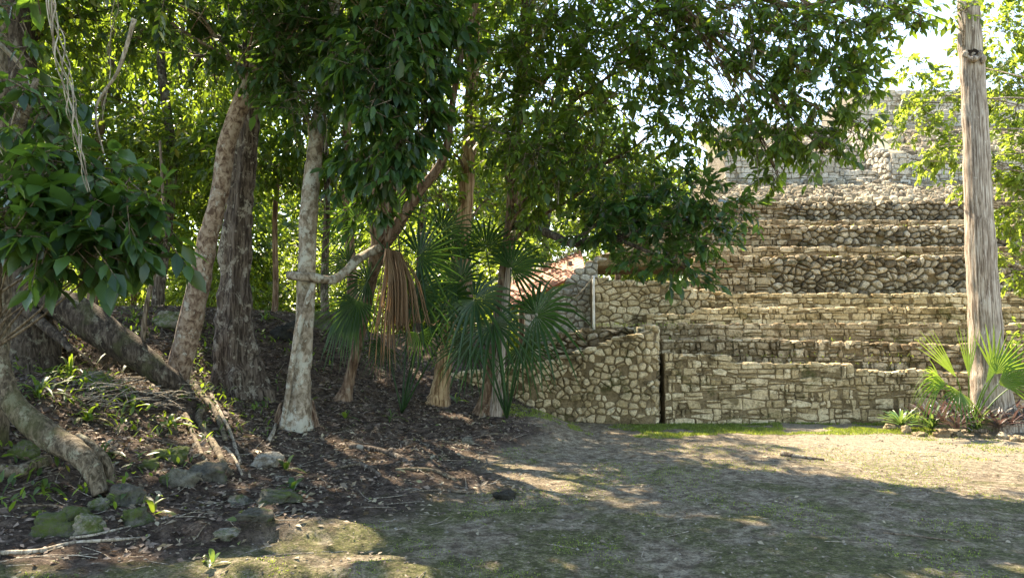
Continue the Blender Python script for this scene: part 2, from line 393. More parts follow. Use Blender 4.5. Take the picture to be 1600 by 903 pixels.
# ------------------------------------------------------------------ masonry
def clip(poly, nx_, ny_, c):
    out = []; k = len(poly)
    for i in range(k):
        a = poly[i]; b_ = poly[(i + 1) % k]
        da = a[0] * nx_ + a[1] * ny_ - c; db = b_[0] * nx_ + b_[1] * ny_ - c
        if da <= 0: out.append(a)
        if (da < 0 < db) or (db < 0 < da):
            t = da / (da - db); out.append((a[0] + (b_[0] - a[0]) * t, a[1] + (b_[1] - a[1]) * t))
    return out
def chaikin(p, q=.28):
    o = []
    for i in range(len(p)):
        a = p[i]; b_ = p[(i + 1) % len(p)]
        o.append((a[0] * (1 - q) + b_[0] * q, a[1] * (1 - q) + b_[1] * q)); o.append((a[0] * q + b_[0] * (1 - q), a[1] * q + b_[1] * (1 - q)))
    return o
def lay_coursed(L, top, hr, wr, gap, rs, small=.25, wob=.02):
    """courses of squared rubble; returns polygons in (u, v)"""
    polys = []; H = max(top(u) for u in np.linspace(0, L, 40)); v = 0; row = 0
    ph = rs.uniform(0, 9)
    def wv(u, r): return wob * 2.6 * (float(vnoise(u * 2.4 + ph, r * 3.7, 3)) - .5)
    while v < H:
        h = rs.uniform(*hr); u = -rs.uniform(0, wr[0])
        while u < L:
            w = rs.uniform(*wr)
            if rs.random() < small: w *= rs.uniform(.35, .6)
            cells = [(u, v, u + w, v + h)]
            k = rs.random()
            if k < small and w > wr[0] * .7:
                s = rs.uniform(.35, .65); cells = [(u, v, u + w, v + h * s), (u, v + h * s, u + w, v + h)]
            elif k < small * 1.5:
                s = rs.uniform(.3, .7); t = rs.uniform(.25, .45)
                cells = [(u, v, u + w * s, v + h), (u + w * s, v, u + w, v + h * t), (u + w * s, v + h * t, u + w, v + h)]
            for (a, b_, c, d) in cells:
                a = max(a, 0); c = min(c, L)
                if c - a < .05: continue
                um = (a + c) / 2; tp = top(um)
                if b_ > tp - .03: continue
                if d > tp - .035: d = tp + rs.uniform(-.012, .02)
                g = gap * rs.uniform(.6, 1.4); jj = min(c - a, d - b_) * .17
                j = lambda: rs.uniform(-jj, jj)
                q = [(a + g + j(), b_ + g + j() + wv(a, row)), (um + j(), b_ + g * .7 + wv(um, row)), (c - g + j(), b_ + g + j() + wv(c, row)), (c - g * .7, (b_ + d) / 2 + j()),
                     (c - g + j(), d - g + j() + wv(c, row + 1)), (um + j(), d - g * .6 + wv(um, row + 1)), (a + g + j(), d - g + j() + wv(a, row + 1)), (a + g * .7, (b_ + d) / 2 + j())]
                # cut the corners a little
                polys.append(q)
            u += w
        v += h; row += 1
    return polys
def lay_cobble(L, top, size, gap, rs, asp=1.3):
    H = max(top(u) for u in np.linspace(0, L, 40))
    pts = []; sx = size * asp; sy = size * .92; r = 0; v = sy * .5
    while v < H + sy:
        u = (sx * .5 if r % 2 else 0) + rs.uniform(-.2, .2) * sx
        while u < L + sx:
            pts.append((u + rs.uniform(-.33, .33) * sx, v + rs.uniform(-.3, .3) * sy)); u += sx * rs.uniform(.7, 1.3)
        v += sy; r += 1
    pts += [(a + rs.uniform(-.6, .6) * sx, b_ + rs.uniform(-.6, .6) * sy) for a, b_ in pts if rs.random() < .38]
    A = np.array(pts); polys = []
    B = A / np.array([asp, 1])
    for i, p in enumerate(pts):
        if p[0] < 0 or p[0] > L or p[1] > top(min(max(p[0], 0), L)) + .0: continue
        d = ((B - B[i]) ** 2).sum(1); nb = np.argsort(d)[1:14]
        poly = [(p[0] - size * 1.6, p[1] - size), (p[0] + size * 1.6, p[1] - size), (p[0] + size * 1.6, p[1] + size), (p[0] - size * 1.6, p[1] + size)]
        for k in nb:
            dx = (A[k][0] - p[0]) / asp ** 2; dy = A[k][1] - p[1]; l = math.hypot(dx, dy)
            mx = ((A[k][0] + p[0]) / 2, (A[k][1] + p[1]) / 2)
            poly = clip(poly, dx / l, dy / l, (mx[0] * dx + mx[1] * dy) / l - gap * rs.uniform(.6, 1.5))
        poly = clip(poly, 1, 0, L); poly = clip(poly, -1, 0, 0); poly = clip(poly, 0, -1, 0)
        if len(poly) < 3: continue
        poly = chaikin(poly, rs.uniform(.14, .24))
        tp = top(p[0]) + size * rs.uniform(.05, .3)
        poly = [(a, min(b_, tp)) for a, b_ in poly]
        polys.append(poly)
    return polys
def stone(poly, mp, prot, rs, round_=False):
    """a solid stone from its outline on the wall; mp(u, v, n) gives the world point"""
    p = np.array(poly); c = p.mean(0); k = len(p)
    tx, ty = rs.uniform(-.18, .18, 2); sc = np.ptp(p, axis=0).max()
    rings = [(1.0, -.05), (1.0, prot * .45), (.93, prot * .85), (.66 if round_ else .76, prot * (1.12 if round_ else 1.0))] if True else []
    v = []; 
    if round_: rings[1] = (.99, prot * .3); rings[2] = (.88, prot * .78)
    for s, d in rings:
        for q in p:
            e = c + (q - c) * s * (1 + (rs.uniform(-.05, .05) if d > 0 else 0)); dd = d
            if d > 0: dd = d + ((e - c)[0] * tx + (e - c)[1] * ty) * .6 + rs.uniform(-.16, .16) * prot
            v.append(mp(e[0], e[1], dd))
    v.append(mp(c[0], c[1], prot * (1.2 if round_ else 1.03)))
    f = []
    for r in range(3):
        for i in range(k):
            j = (i + 1) % k; f.append((r * k + i, r * k + j, (r + 1) * k + j, (r + 1) * k + i))
    f += [(3 * k + i, 3 * k + (i + 1) % k, 4 * k) for i in range(k)]
    return v, f
def path_map(pts, z0, vdir=(0, 0, 1), hscale=1.0):
    """pts: plan polyline (x, y) running to the right as seen from the camera; returns L and the mapping"""
    a = np.array(pts, float); seg = np.linalg.norm(np.diff(a, axis=0), axis=1); cum = np.concatenate([[0], np.cumsum(seg)])
    L = cum[-1]; vd = Vector(vdir).normalized()
    def mp(u, v, n):
        uu = min(max(u, 0), L); x = np.interp(uu, cum, a[:, 0]); y = np.interp(uu, cum, a[:, 1])
        e = .08; x0 = np.interp(max(uu - e, 0), cum, a[:, 0]); x1 = np.interp(min(uu + e, L), cum, a[:, 0])
        y0 = np.interp(max(uu - e, 0), cum, a[:, 1]); y1 = np.interp(min(uu + e, L), cum, a[:, 1])
        t = Vector((x1 - x0, y1 - y0, 0)).normalized(); nn = t.cross(vd).normalized()
        z = z0(uu) if callable(z0) else z0
        return tuple(Vector((x, y, z)) + vd * v + nn * n + t * (u - uu))
    return L, mp, cum, a
def core(mb, L, top, mp, depth, base=-.3, du=.12, dv=.1, amp=.015, rs=None):
    """the earth and mortar behind the stones: rough front, top and closed back"""
    nu = max(2, int(L / du)); us = np.linspace(0, L, nu + 1)
    H = max(top(u) for u in us); nv = max(2, int((H - base) / dv))
    nd = max(1, int(depth / .15))
    cols = []
    for u in us:
        tp = top(u) - .012; col = []
        for j in range(nv + 1):
            v = base + (tp - base) * j / nv
            col.append(mp(u, v, amp * 2 * (float(fbm(u * 5, v * 5, 12, 3)) - .5)))
        for j in range(1, nd + 1):
            v = tp + .02 * (float(fbm(u * 3, j * .7, 4, 3)) - .45)
            col.append(mp(u, v, -depth * j / nd))
        col.append(mp(u, base, -depth)); cols.append(col)
    k = len(cols[0]); v = [p for c in cols for p in c]; f = []; mats = []
    for i in range(nu):
        for j in range(k - 1): f.append((i * k + j, (i + 1) * k + j, (i + 1) * k + j + 1, i * k + j + 1))
        f.append((i * k + k - 1, (i + 1) * k + k - 1, (i + 1) * k, i * k))
    front = [a for a in f if (min(a) % k) < nv]; rest = [a for a in f if (min(a) % k) >= nv]
    mb.add(v, front, .5, 0); 
    mb.add(v, rest, .5, 1)
    for e, side in ((0, 0), (nu, 1)):
        ring = [cols[e][j] for j in range(k)]; cpt = np.mean(np.array(ring), axis=0)
        mb.add(ring + [tuple(cpt)], [((j + 1) % k, j, k) if side == 0 else (j, (j + 1) % k, k) for j in range(k)], .5, 0)

class Wall:
    def __init__(self, rs): self.items = []; self.rs = rs
WALLSTONES = []
def wall_part(parent, name, pts, z0, top, style, mat, cmat, depth, seed, vdir=(0, 0, 1), prot=.05, label=None, split=None, base=-.25, **kw):
    rs = np.random.default_rng(seed)
    L, mp, cum, a = path_map(pts, z0, vdir)
    mb = MB(); core(mb, L, top, mp, depth, base=base)
    o = mb.build(name, [cmat, M['tread']], parent)
    if label: o['label'] = label
    if style == 'coursed': polys = [(p, 0) for p in lay_coursed(L, top, kw.get('hr', (.1, .17)), kw.get('wr', (.16, .36)), kw.get('gap', .009), rs, kw.get('small', .25), kw.get('wob', .02))]
    elif style == 'cobble': polys = [(p, 1) for p in lay_cobble(L, top, kw.get('size', .17), kw.get('gap', .008), rs, kw.get('asp', 1.3))]
    else:   # coursed left of the split (metres), cobbles right of it
        c1 = lay_coursed(L, top, kw.get('hr', (.1, .17)), kw.get('wr', (.16, .34)), .009, rs)
        c2 = lay_cobble(L, top, kw.get('size', .17), .008, rs)
        mid = lambda p: sum(q[0] for q in p) / len(p) + rs.uniform(-.12, .12)
        lo, hi = split
        polys = [(p, 0) for p in c1 if not lo < mid(p) < hi] + [(p, 1) for p in c2 if lo < mid(p) < hi]
    miss = kw.get('miss', .03); out = []
    for p, rd in polys:
        if rs.random() < miss: continue
        v, f = stone(p, mp, prot * rs.uniform(.7, 1.25) * (1.3 if rd else 1), rs, bool(rd))
        va = np.array(v); ext = np.ptp(va, axis=0).max() / va[:, 1].mean() * F
        out.append((ext, v, f, rs.beta(2, 2), o, mat if not (rd and kw.get('cobmat')) else kw['cobmat']))
    if kw.get('cap', True): caps(o, mat, L, top, mp, rs, out, h=kw.get('caph', .034) * max(1, pts[0][1] / 16), dp=.12 * max(1, pts[0][1] / 16))
    return o, out
def caps(parent, mat, L, top, mp, rs, out, wr=(.14, .3), h=.05, dp=.13):
    """rounded capping stones along the top edge"""
    u = .02
    while u < L - .05:
        w = rs.uniform(*wr); 
        if rs.random() < .12: u += w; continue
        c = u + w / 2; tp = top(min(c, L)); hh = h * rs.uniform(.7, 1.4); dd = dp * rs.uniform(.8, 1.2); v = []; nu, nv = 9, 5; off = rs.uniform(0, 50); k0 = rs.uniform(-.02, .015)
        for i in range(nv + 1):
            th = math.pi * i / nv
            for j in range(nu):
                ph = 2 * math.pi * j / nu; d = (math.sin(th) * math.cos(ph), math.sin(th) * math.sin(ph), math.cos(th))
                k = 1 + .3 * mnoise.noise(Vector((d[0] * 1.6 + off, d[1] * 1.6, d[2] * 1.6))); q = [abs(a) ** .7 * (1 if a >= 0 else -1) * k for a in d]
                v.append(mp(c + q[0] * w * .5, tp - hh * .45 + k0 + q[2] * hh, -dd * .62 + q[1] * dd))
        v.append(mp(c, tp, -dd * .6))
        f = [(i * nu + j, (i + 1) * nu + j, (i + 1) * nu + (j + 1) % nu, i * nu + (j + 1) % nu) for i in range(nv) for j in range(nu)]
        va = np.array(v); out.append((np.ptp(va, axis=0).max() / va[:, 1].mean() * F, v, f, rs.beta(2, 2), parent, mat)); u += w * rs.uniform(.96, 1.1)
def place_stones(items, limit=300):
    """the largest in the picture as parts of their own, the small rest as one mesh per terrace"""
    def inframe(v):
        x, y, z = v[-1]; px = CX + F * x / y; return px < 1640 and px > 650
    items.sort(key=lambda t: -(t[0] + (1000 if inframe(t[1]) else 0)))
    rest = {}
    for k, (e, v, f, r, par, mt) in enumerate(items):
        if k < limit and inframe(v):
            MB().add(v, f, r).build('stone', mt, par, smooth=False)
        else: rest.setdefault((par.name, mt.name), (par, mt, MB()))[2].add(v, f, r)
    for par, mt, mb in rest.values(): tag(mb.build('small_stones', mt, par, smooth=False), kind='stuff')

def prof(pairs, Y, z0, seed=0, amp=.015):
    """top line from photo points; returns f(u) with u measured from the first px"""
    x0 = PX(pairs[0][0], Y); xs_ = [PX(a, Y) - x0 for a, _ in pairs]; zs = [PZ(b_, Y) - z0 for _, b_ in pairs]
    return lambda u: float(np.interp(u, xs_, zs)) + amp * 2 * (float(vnoise(u * 2.3, 3.3, seed)) - .5)

# --- low front wall of the pyramid's foot
def tier(parent, Y, x0, x1, top, bot, style, mat, cmat, depth, seed, name='terrace', lean=.06, **kw):
    z0 = PZ(bot, Y); tp = [(x0, top)] if not isinstance(top, list) else top
    if not isinstance(top, list): tp = [(x0, top), (x1, top)]
    return wall_part(parent, name, [(PX(x0, Y), Y), (PX(x1, Y), Y)], z0, prof(tp, Y, z0, seed), style, mat, cmat, depth, seed, vdir=(0, lean, 1), **kw)

lw = thing('low_stone_wall', (PX(1250, 11.8), 11.8, 0), 'long low wall of squared golden limestone at the foot of the stepped pyramid, behind the sunlit grass', 'wall')
o, it = tier(lw, 11.8, 1038, 1720, [(1038, 551), (1080, 553), (1148, 556), (1150, 567), (1320, 569), (1345, 578), (1400, 581), (1500, 582), (1720, 580)], 667, 'coursed', M['stone'], M['mortar'], .9, 11, name='wall_core', lean=.04, hr=(.075, .17), wr=(.13, .38), gap=.012, small=.5, prot=.03, miss=.06, wob=.035)
place_stones(it, 300)

py = thing('stepped_pyramid', (PX(1300, 18), 18, 0), 'stepped stone pyramid with terraces of cobbles and coursed blocks rising behind the low wall', 'pyramid')
items = []
def T(*a, **k):
    o, it = tier(py, *a, **k); items.extend(it); return o
T(12.55, 1020, 1780, [(1020, 529), (1200, 531), (1330, 535), (1500, 538), (1780, 538)], 590, 'coursed', M['stone_old'], M['mortar'], 1.1, 21, hr=(.08, .15), wr=(.12, .3), gap=.012, small=.45, wob=.03)
T(13.5, 1020, 1780, [(1020, 506), (1780, 506)], 534, 'coursed', M['stone_old'], M['mortar'], 1.2, 22, hr=(.1, .15), wr=(.18, .4), gap=.009, prot=.03)
T(14.35, 1010, 1780, [(1010, 491), (1090, 491), (1093, 483), (1130, 483), (1132, 481), (1780, 481)], 509, 'coursed', M['stone'], M['mortar'], 1.2, 23, hr=(.1, .14), wr=(.16, .36), prot=.04)
T(15.1, 1104, 1780, [(1104, 468), (1110, 468), (1112, 459), (1780, 459)], 484, 'coursed', M['stone'], M['mortar'], 1.3, 24, hr=(.1, .16), wr=(.16, .4), prot=.04)
T(16.0, 900, 1800, [(900, 442), (1090, 440), (1092, 400), (1800, 399)], 462, 'split', M['stone_old'], M['mortar'], 1.6, 25, split=(4.25, 9.9), size=.17, cobmat=M['cobble'], prot=.08, lean=.12, miss=.01)
T(17.2, 1100, 1800, [(1100, 386), (1800, 386)], 401, 'coursed', M['stone_old'], M['mortar'], 1.2, 26, hr=(.1, .13), wr=(.2, .5))
T(17.9, 900, 1800, [(900, 420), (1000, 372), (1100, 353), (1800, 352)], 400, 'split', M['stone_old'], M['mortar'], 1.6, 27, split=(5.6, 11.0), size=.16, cobmat=M['cobble'], prot=.08, hr=(.1, .15))
T(19.0, 1130, 1800, [(1130, 345), (1800, 345)], 354, 'coursed', M['stone_old'], M['mortar'], 1.0, 28, hr=(.1, .13), wr=(.2, .5))
T(19.6, 1050, 1800, [(1050, 322), (1150, 316), (1800, 315)], 354, 'split', M['stone_old'], M['mortar'], 1.6, 29, split=(3.0, 8.1), size=.16, cobmat=M['cobble'], prot=.08, hr=(.1, .15))
# loose rubble slope under the upper wall
zA = PZ(316, 20.6); zB = PZ(289, 23.2)
o, it = wall_part(py, 'rubble_slope', [(PX(1120, 20.6), 20.6), (PX(1780, 20.6), 20.6)], zA - .05, lambda u: math.hypot(2.6, zB - zA) + .1, 'cobble', M['cobble'], M['mortar_grey'], .8, 30, vdir=(0, 2.6, zB - zA), size=.21, prot=.11, base=-.1, cap=False)
items += it
T(23.3, 1136, 1316, [(1136, 233), (1200, 238), (1316, 241)], 292, 'coursed', M['stone_grey'], M['mortar_grey'], 4.0, 31, hr=(.12, .2), wr=(.2, .5), lean=.03)
T(23.3, 1411, 1800, [(1411, 243), (1800, 243)], 292, 'coursed', M['stone_grey'], M['mortar_grey'], 3.0, 32, hr=(.14, .22), wr=(.25, .5), lean=.03, gap=.014, name='terrace')
# narrow stair between the upper walls, with a stepped side wall
z1 = PZ(292, 23.3); z2 = PZ(206, 27.5)
for k in range(9):
    Yk = 23.45 + k * .42; za = z1 + (z2 - z1) * k / 9; zb = z1 + (z2 - z1) * (k + 1) / 9
    xl = PX(1316, 23.3) - .05; xr = PX(1400, 23.3)
    o, it = wall_part(py, 'stair_step', [(xl, Yk), (xr, Yk)], za, lambda u, h=zb - za: h + .01 * math.sin(u * 7 + k), 'coursed', M['stone_grey'], M['mortar_grey'], .6, 40 + k, hr=(.12, .17), wr=(.15, .4), prot=.07)
    items += it
xs_ = PX(1408, 23.2)
o, it = wall_part(py, 'stair_side_wall', [(xs_ - .25, 27.0), (xs_ - .25, 23.05)], z1, lambda u: (z2 + .25 - z1) - (z2 + .25 - (PZ(240, 23.2))) * min(1, u / 3.9), 'cobble', M['stone_grey'], M['mortar_grey'], .5, 50, size=.24, prot=.07, cap=False); items += it
o, it = wall_part(py, 'stair_side_wall', [(xs_ - .27, 23.04), (xs_ + .3, 23.04)], z1, lambda u: PZ(241, 23.1) - z1, 'coursed', M['stone_grey'], M['mortar_grey'], .4, 49, hr=(.14, .2), wr=(.2, .4), prot=.06, cap=False); items += it
sA = PZ(241, 23.4); sB = PZ(203, 27.2)
for (a, b_, sd_) in ((1150, 1316, 51), (1398, 1780, 52)):
    o, it = wall_part(py, 'rubble_slope', [(PX(a, 23.4), 23.5), (PX(b_, 23.4), 23.5)], sA - .05, lambda u: math.hypot(3.8, sB - sA) + .1, 'cobble', M['cobble'], M['tread'], .5, sd_, vdir=(0, 3.8, sB - sA), size=.3, prot=.12, base=-.1, miss=.3 if a > 1300 else .05, cap=False)
    items += it
T(27.6, 1330, 1780, [(1330, 172), (1780, 172)], 206, 'coursed', M['stone_grey'], M['mortar_grey'], 2.0, 33, hr=(.16, .24), wr=(.25, .5))
T(29.5, 1340, 1780, [(1340, 141), (1780, 143)], 175, 'coursed', M['stone_grey'], M['mortar_grey'], 3.0, 34, hr=(.16, .24), wr=(.25, .5))
T(28.0, 1130, 1345, [(1130, 212), (1345, 205)], 232, 'coursed', M['stone_grey'], M['mortar_grey'], 2.0, 35, hr=(.16, .24), wr=(.25, .5))
place_stones(items, 300)

# --- rounded rough wall left of the gap
rw = thing('rounded_rubble_wall', (PX(900, 11.9), 11.9, 0), 'rough rubble wall with a rounded corner left of the dark gap, half behind the fan palm', 'wall')
path = [(PX(600, 12.5), 12.6), (PX(700, 12.4), 12.4), (PX(790, 12.1), 12.15), (PX(860, 12.0), 12.0), (PX(905, 11.9), 11.9), (PX(909, 11.9), 11.98), (PX(916, 11.8), 11.85), (PX(960, 11.75), 11.75), (PX(990, 11.7), 11.68), (PX(1012, 11.7), 11.68), (PX(1024, 11.75), 11.76), (PX(1027, 12.1), 12.1), (PX(1026, 12.2), 12.7)]
L_, mp_, cum_, a_ = path_map(path, 0)
tp_z = [PZ(588, 12.6), PZ(583, 12.4), PZ(574, 12.1), PZ(563, 12.0), PZ(549, 11.9), PZ(549, 11.9), PZ(546, 11.9), PZ(532, 11.7), PZ(523, 11.65), PZ(517, 11.7), PZ(512, 11.8), PZ(511, 12.2), PZ(511, 12.6)]
def rtop(u): return float(np.interp(u, cum_, tp_z)) + .05 * (float(vnoise(u * 3, 1, 8)) - .5)
o, it = wall_part(rw, 'wall_core', path, 0, rtop, 'cobble', M['stone'], M['mortar'], .3, 61, size=.13, asp=1.15, gap=.009, prot=.026, miss=.12, base=-.1)
place_stones(it, 300)
ub = thing('upper_rubble_wall', (PX(930, 12.9), 12.9, 0), 'dark mossy rubble wall set back above the rounded wall, beside the fan palm', 'wall')
o, it = tier(ub, 12.75, 800, 1018, [(800, 560), (860, 540), (872, 522), (930, 514), (985, 514), (1018, 507)], 590, 'cobble', M['stone_old'], M['mortar'], 1.5, 62, name='wall_core', size=.14, asp=1.6, prot=.07)
place_stones(it, 300)
bw = thing('golden_block_wall', (PX(1010, 14.8), 14.8, 0), 'high golden rubble wall behind the white post, under the dark leafy branch', 'wall')
o, it = tier(bw, 14.8, 929, 1118, [(929, 431), (950, 437), (1060, 441), (1080, 452), (1118, 456)], 512, 'cobble', M['stone'], M['mortar'], 1.1, 63, name='wall_core', size=.15, asp=1.6, prot=.026, lean=.05)
place_stones(it, 300)
sw = thing('ruined_stepped_wall', (PX(880, 15.6), 15.6, 0), 'ruined rubble wall with a ragged stepped top left of the white post', 'wall')
o, it = tier(sw, 15.6, 820, 935, [(820, 478), (845, 472), (862, 462), (880, 446), (898, 428), (915, 414), (935, 404)], 520, 'cobble', M['stone_grey'], M['mortar_grey'], 1.0, 64, name='wall_core', size=.15, asp=1.4, prot=.03)
place_stones(it, 300)
# white post with a rope
pt = thing('white_post', P(928, 512, 14.55), 'thin white post with a slack rope in front of the golden rubble wall', 'post')
m, nt, b = newmat('white_paint'); nn = N(nt); nn.l(nn.ramp(nn.noise(12), [(.4, (.75, .72, .66)), (.7, (.5, .45, .38))]), b.inputs['Base Color']); b.inputs['Roughness'].default_value = .6; M['white'] = m
mb = MB(); p0 = P(928, 516, 14.55); p1 = P(927, 431, 14.55); tube(mb, [(*p0, .026), (*p1, .024)], 8, 4); mb.build('pole', M['white'], pt)
mb = MB(); q = [P(927, 433, 14.5), P(918, 444, 14.5), P(908, 456, 14.5), P(899, 465, 14.6)]; tube(mb, [(*a, .014) for a in q], 6, 4); mb.build('rope', M['vine'], pt)
# timber shelter roof
hr_ = thing('shelter_roof', P(860, 440, 18.5), 'reddish timber roof of a shelter with pale shaggy thatch edge beyond the ruined wall', 'shelter')
m, nt, b = newmat('red_timber'); nn = N(nt); a = nn.noise(9, nn.pos((1, 1, 6)), 6)
nn.l(nn.mix(nn.attr('rnd'), nn.ramp(a, [(.4, (.2, .05, .02)), (.6, (.42, .13, .05))]), (.5, .19, .08)), b.inputs['Base Color']); b.inputs['Roughness'].default_value = .7; M['timber'] = m
A0 = P(785, 448, 18.0); A1 = P(908, 392, 19.2); B1 = P(915, 424, 17.4); B0 = P(800, 480, 16.8)
for k in range(9):
    t0, t1 = k / 9 + .006, (k + 1) / 9 - .006
    q = [A0.lerp(B0, t0), A1.lerp(B1, t0), A1.lerp(B1, t1), A0.lerp(B0, t1)]; nz = (q[1] - q[0]).cross(q[3] - q[0]).normalized() * .03
    MB().add([tuple(p + nz) for p in q] + [tuple(p - nz) for p in q], [(0, 1, 2, 3), (7, 6, 5, 4), (0, 4, 5, 1), (1, 5, 6, 2), (2, 6, 7, 3), (3, 7, 4, 0)], random.random()).build('board', M['timber'], hr_, smooth=False)
mb = MB(); rs = np.random.default_rng(5)
for k in range(380):
    t = rs.random(); p = A0.lerp(A1, t) + Vector(rs.normal(0, .05, 3)) + Vector((0, 0, .06)); d = Vector((rs.normal(0, .3), -.8, -.35 + rs.normal(0, .3))).normalized() * .16; w = Vector((.012, 0, .006))
    mb.add([tuple(p - w), tuple(p + w), tuple(p + d + w * .3), tuple(p + d - w * .3)], [(0, 1, 2, 3)], rs.random())
tag(mb.build('thatch', M['litter_pale'], hr_, smooth=False), kind='stuff')
for px_ in (815, 890):
    mb = MB(); p = P(px_, 470, 18.2); tube(mb, [(p.x, p.y, -.1, .08), (p.x, p.y, PZ(440 if px_ < 850 else 408, 18.2), .07)], 8, 3); mb.build('post', M['bark_warm'], hr_)

# ------------------------------------------------------------------ foliage
T8 = np.array([[0, 0, 0], [0, .36, -.02], [0, .72, -.03], [0, 1, -.10], [-.5, .32, .05], [-.40, .68, .03], [.5, .32, .05], [.40, .68, .03]])
F8t = np.array([[0, 1, 4], [0, 6, 1], [2, 3, 5], [2, 7, 3]]); F8q = np.array([[4, 1, 2, 5], [1, 6, 7, 2]])
T4 = np.array([[0, 0, 0], [-.5, .45, .06], [.5, .45, .06], [0, 1, -.08]]); F4t = np.array([[0, 3, 1], [0, 2, 3]])
def leaves_into(mb, Pb, D, U, Ls, Ws, rnd, simple=False, mat=0):
    D = D / (np.linalg.norm(D, axis=1)[:, None] + 1e-9)
    U = U - D * (U * D).sum(1)[:, None]; U /= np.linalg.norm(U, axis=1)[:, None] + 1e-9
    Sd = np.cross(D, U); T = T4 if simple else T8; k = len(T)
    v = Pb[:, None, :] + D[:, None, :] * (T[None, :, 1, None] * Ls[:, None, None]) + Sd[:, None, :] * (T[None, :, 0, None] * Ws[:, None, None]) + U[:, None, :] * (T[None, :, 2, None] * Ls[:, None, None])
    off = (np.arange(len(Pb)) * k)[:, None, None]; r = np.repeat(rnd, k)
    if simple: mb.add(v, (F4t[None] + off).reshape(-1, 3), r, mat)
    else:
        b0 = mb.n; mb.add(v, (F8t[None] + off).reshape(-1, 3), r, mat)
        mb.q.append((F8q[None] + off).reshape(-1, 4) + b0); mb.qm.append(np.full(len(Pb) * 2, mat))
SUNV = np.array(sun_to)
GAPS = []    # canopy leaves removed along sun rays to light ground spots: point, radius
def gap(px, py, r): 
    g = G(px, py); GAPS.append((np.array(g), r * 1.5 + .03 if px < 700 else r * 1.05))
def lit(Pm, height_only=True):
    keep = np.ones(len(Pm), bool)
    for g, r in GAPS:
        d = Pm - g[None]; t = d @ SUNV; q = d - t[:, None] * SUNV[None]
        keep &= ~((np.linalg.norm(q, axis=1) < r) & (t > .3))
    # leaves above view removed so sun reaches the right side of the clearing
    gx_ = Pm[:, 0] - SUNV[0] * Pm[:, 2] / SUNV[2]; gy_ = Pm[:, 1] - SUNV[1] * Pm[:, 2] / SUNV[2]
    edge = 3.9 + .9 * (vnoise(gy_ * 1.1, gx_ * .6, 5) - .5) - .0 * gy_
    edge = edge + np.clip(9.2 - gy_, 0, 9) * 1.0
    edge = np.where((gy_ > 10.45) & (gy_ < 12.6), 1.9, edge)
    zf = (Pm[:, 2] - EYE) / Pm[:, 1] * F
    keep &= ~((gx_ > edge) & (gy_ < 12.5) & (zf > 540))
    return keep
def crown(blobs, L, ratio=.42, per=9, seed=0, droop=.35, twiglen=.3, shell=.5):
    """leafy twigs spread through ellipsoids; blobs: (centre, (rx, ry, rz), twigs)"""
    rs = np.random.default_rng(seed); Pb = []; D = []; U = []; LL = []; tw = []
    for c, rad, nt_ in blobs:
        c = np.array(c); rad = np.array(rad) if hasattr(rad, '__len__') else np.array([rad] * 3)
        d = rs.normal(size=(nt_, 3)); d /= np.linalg.norm(d, axis=1)[:, None]
        r = rs.random(nt_) ** (1 / 3); r = np.where(rs.random(nt_) < shell, .75 + .3 * rs.random(nt_), r)
        lump = 1 + .45 * (vnoise(d[:, 0] * 2.2 + seed, d[:, 2] * 2.2 + d[:, 1] * 2, seed) - .5)
        o = c + d * rad * (r * lump)[:, None]
        td = d * .7 + rs.normal(size=(nt_, 3)) * .5; td[:, 2] -= .25; td /= np.linalg.norm(td, axis=1)[:, None]
        tl = twiglen * rs.uniform(.6, 1.3, nt_)
        for i in range(nt_): tw.append((o[i] - td[i] * tl[i] * .5, o[i] + td[i] * tl[i]))
        a = np.repeat(o, per, 0); tdir = np.repeat(td, per, 0); tt = np.tile(np.linspace(0.05, 1, per), nt_)
        tlr = np.repeat(tl, per)
        pos = a + tdir * (tt * tlr)[:, None]
        ref = np.cross(tdir, [0, 0, 1.]) ; ref /= np.linalg.norm(ref, axis=1)[:, None] + 1e-6
        up = np.cross(ref, tdir); an = np.tile(np.arange(per) * 2.4, nt_) + rs.uniform(0, 6.28, nt_).repeat(per)
        rad_d = ref * np.cos(an)[:, None] + up * (np.sin(an) * .6)[:, None]
        dd = rad_d * .8 + tdir * (.35 + .6 * tt[:, None]) + rs.normal(size=pos.shape) * .2; dd[:, 2] -= droop * rs.uniform(.3, 1.6, len(dd))
        uu = np.tile([0, 0, 1.], (len(pos), 1)) + rad_d * .3 + rs.normal(size=pos.shape) * .35
        Pb.append(pos); D.append(dd); U.append(uu); LL.append(L * rs.uniform(.45, 1.25, len(pos)) * np.repeat(rs.uniform(.8, 1.15, nt_), per))
    Pb = np.concatenate(Pb); D = np.concatenate(D); U = np.concatenate(U); LL = np.concatenate(LL)
    k = lit(Pb); 
    tw = [t for t in tw if lit(np.array([t[0], t[1]])).all()]
    return Pb[k], D[k], U[k], LL[k], LL[k] * ratio * np.random.default_rng(seed + 1).uniform(.8, 1.2, k.sum()), tw
LEAFMESH = {}
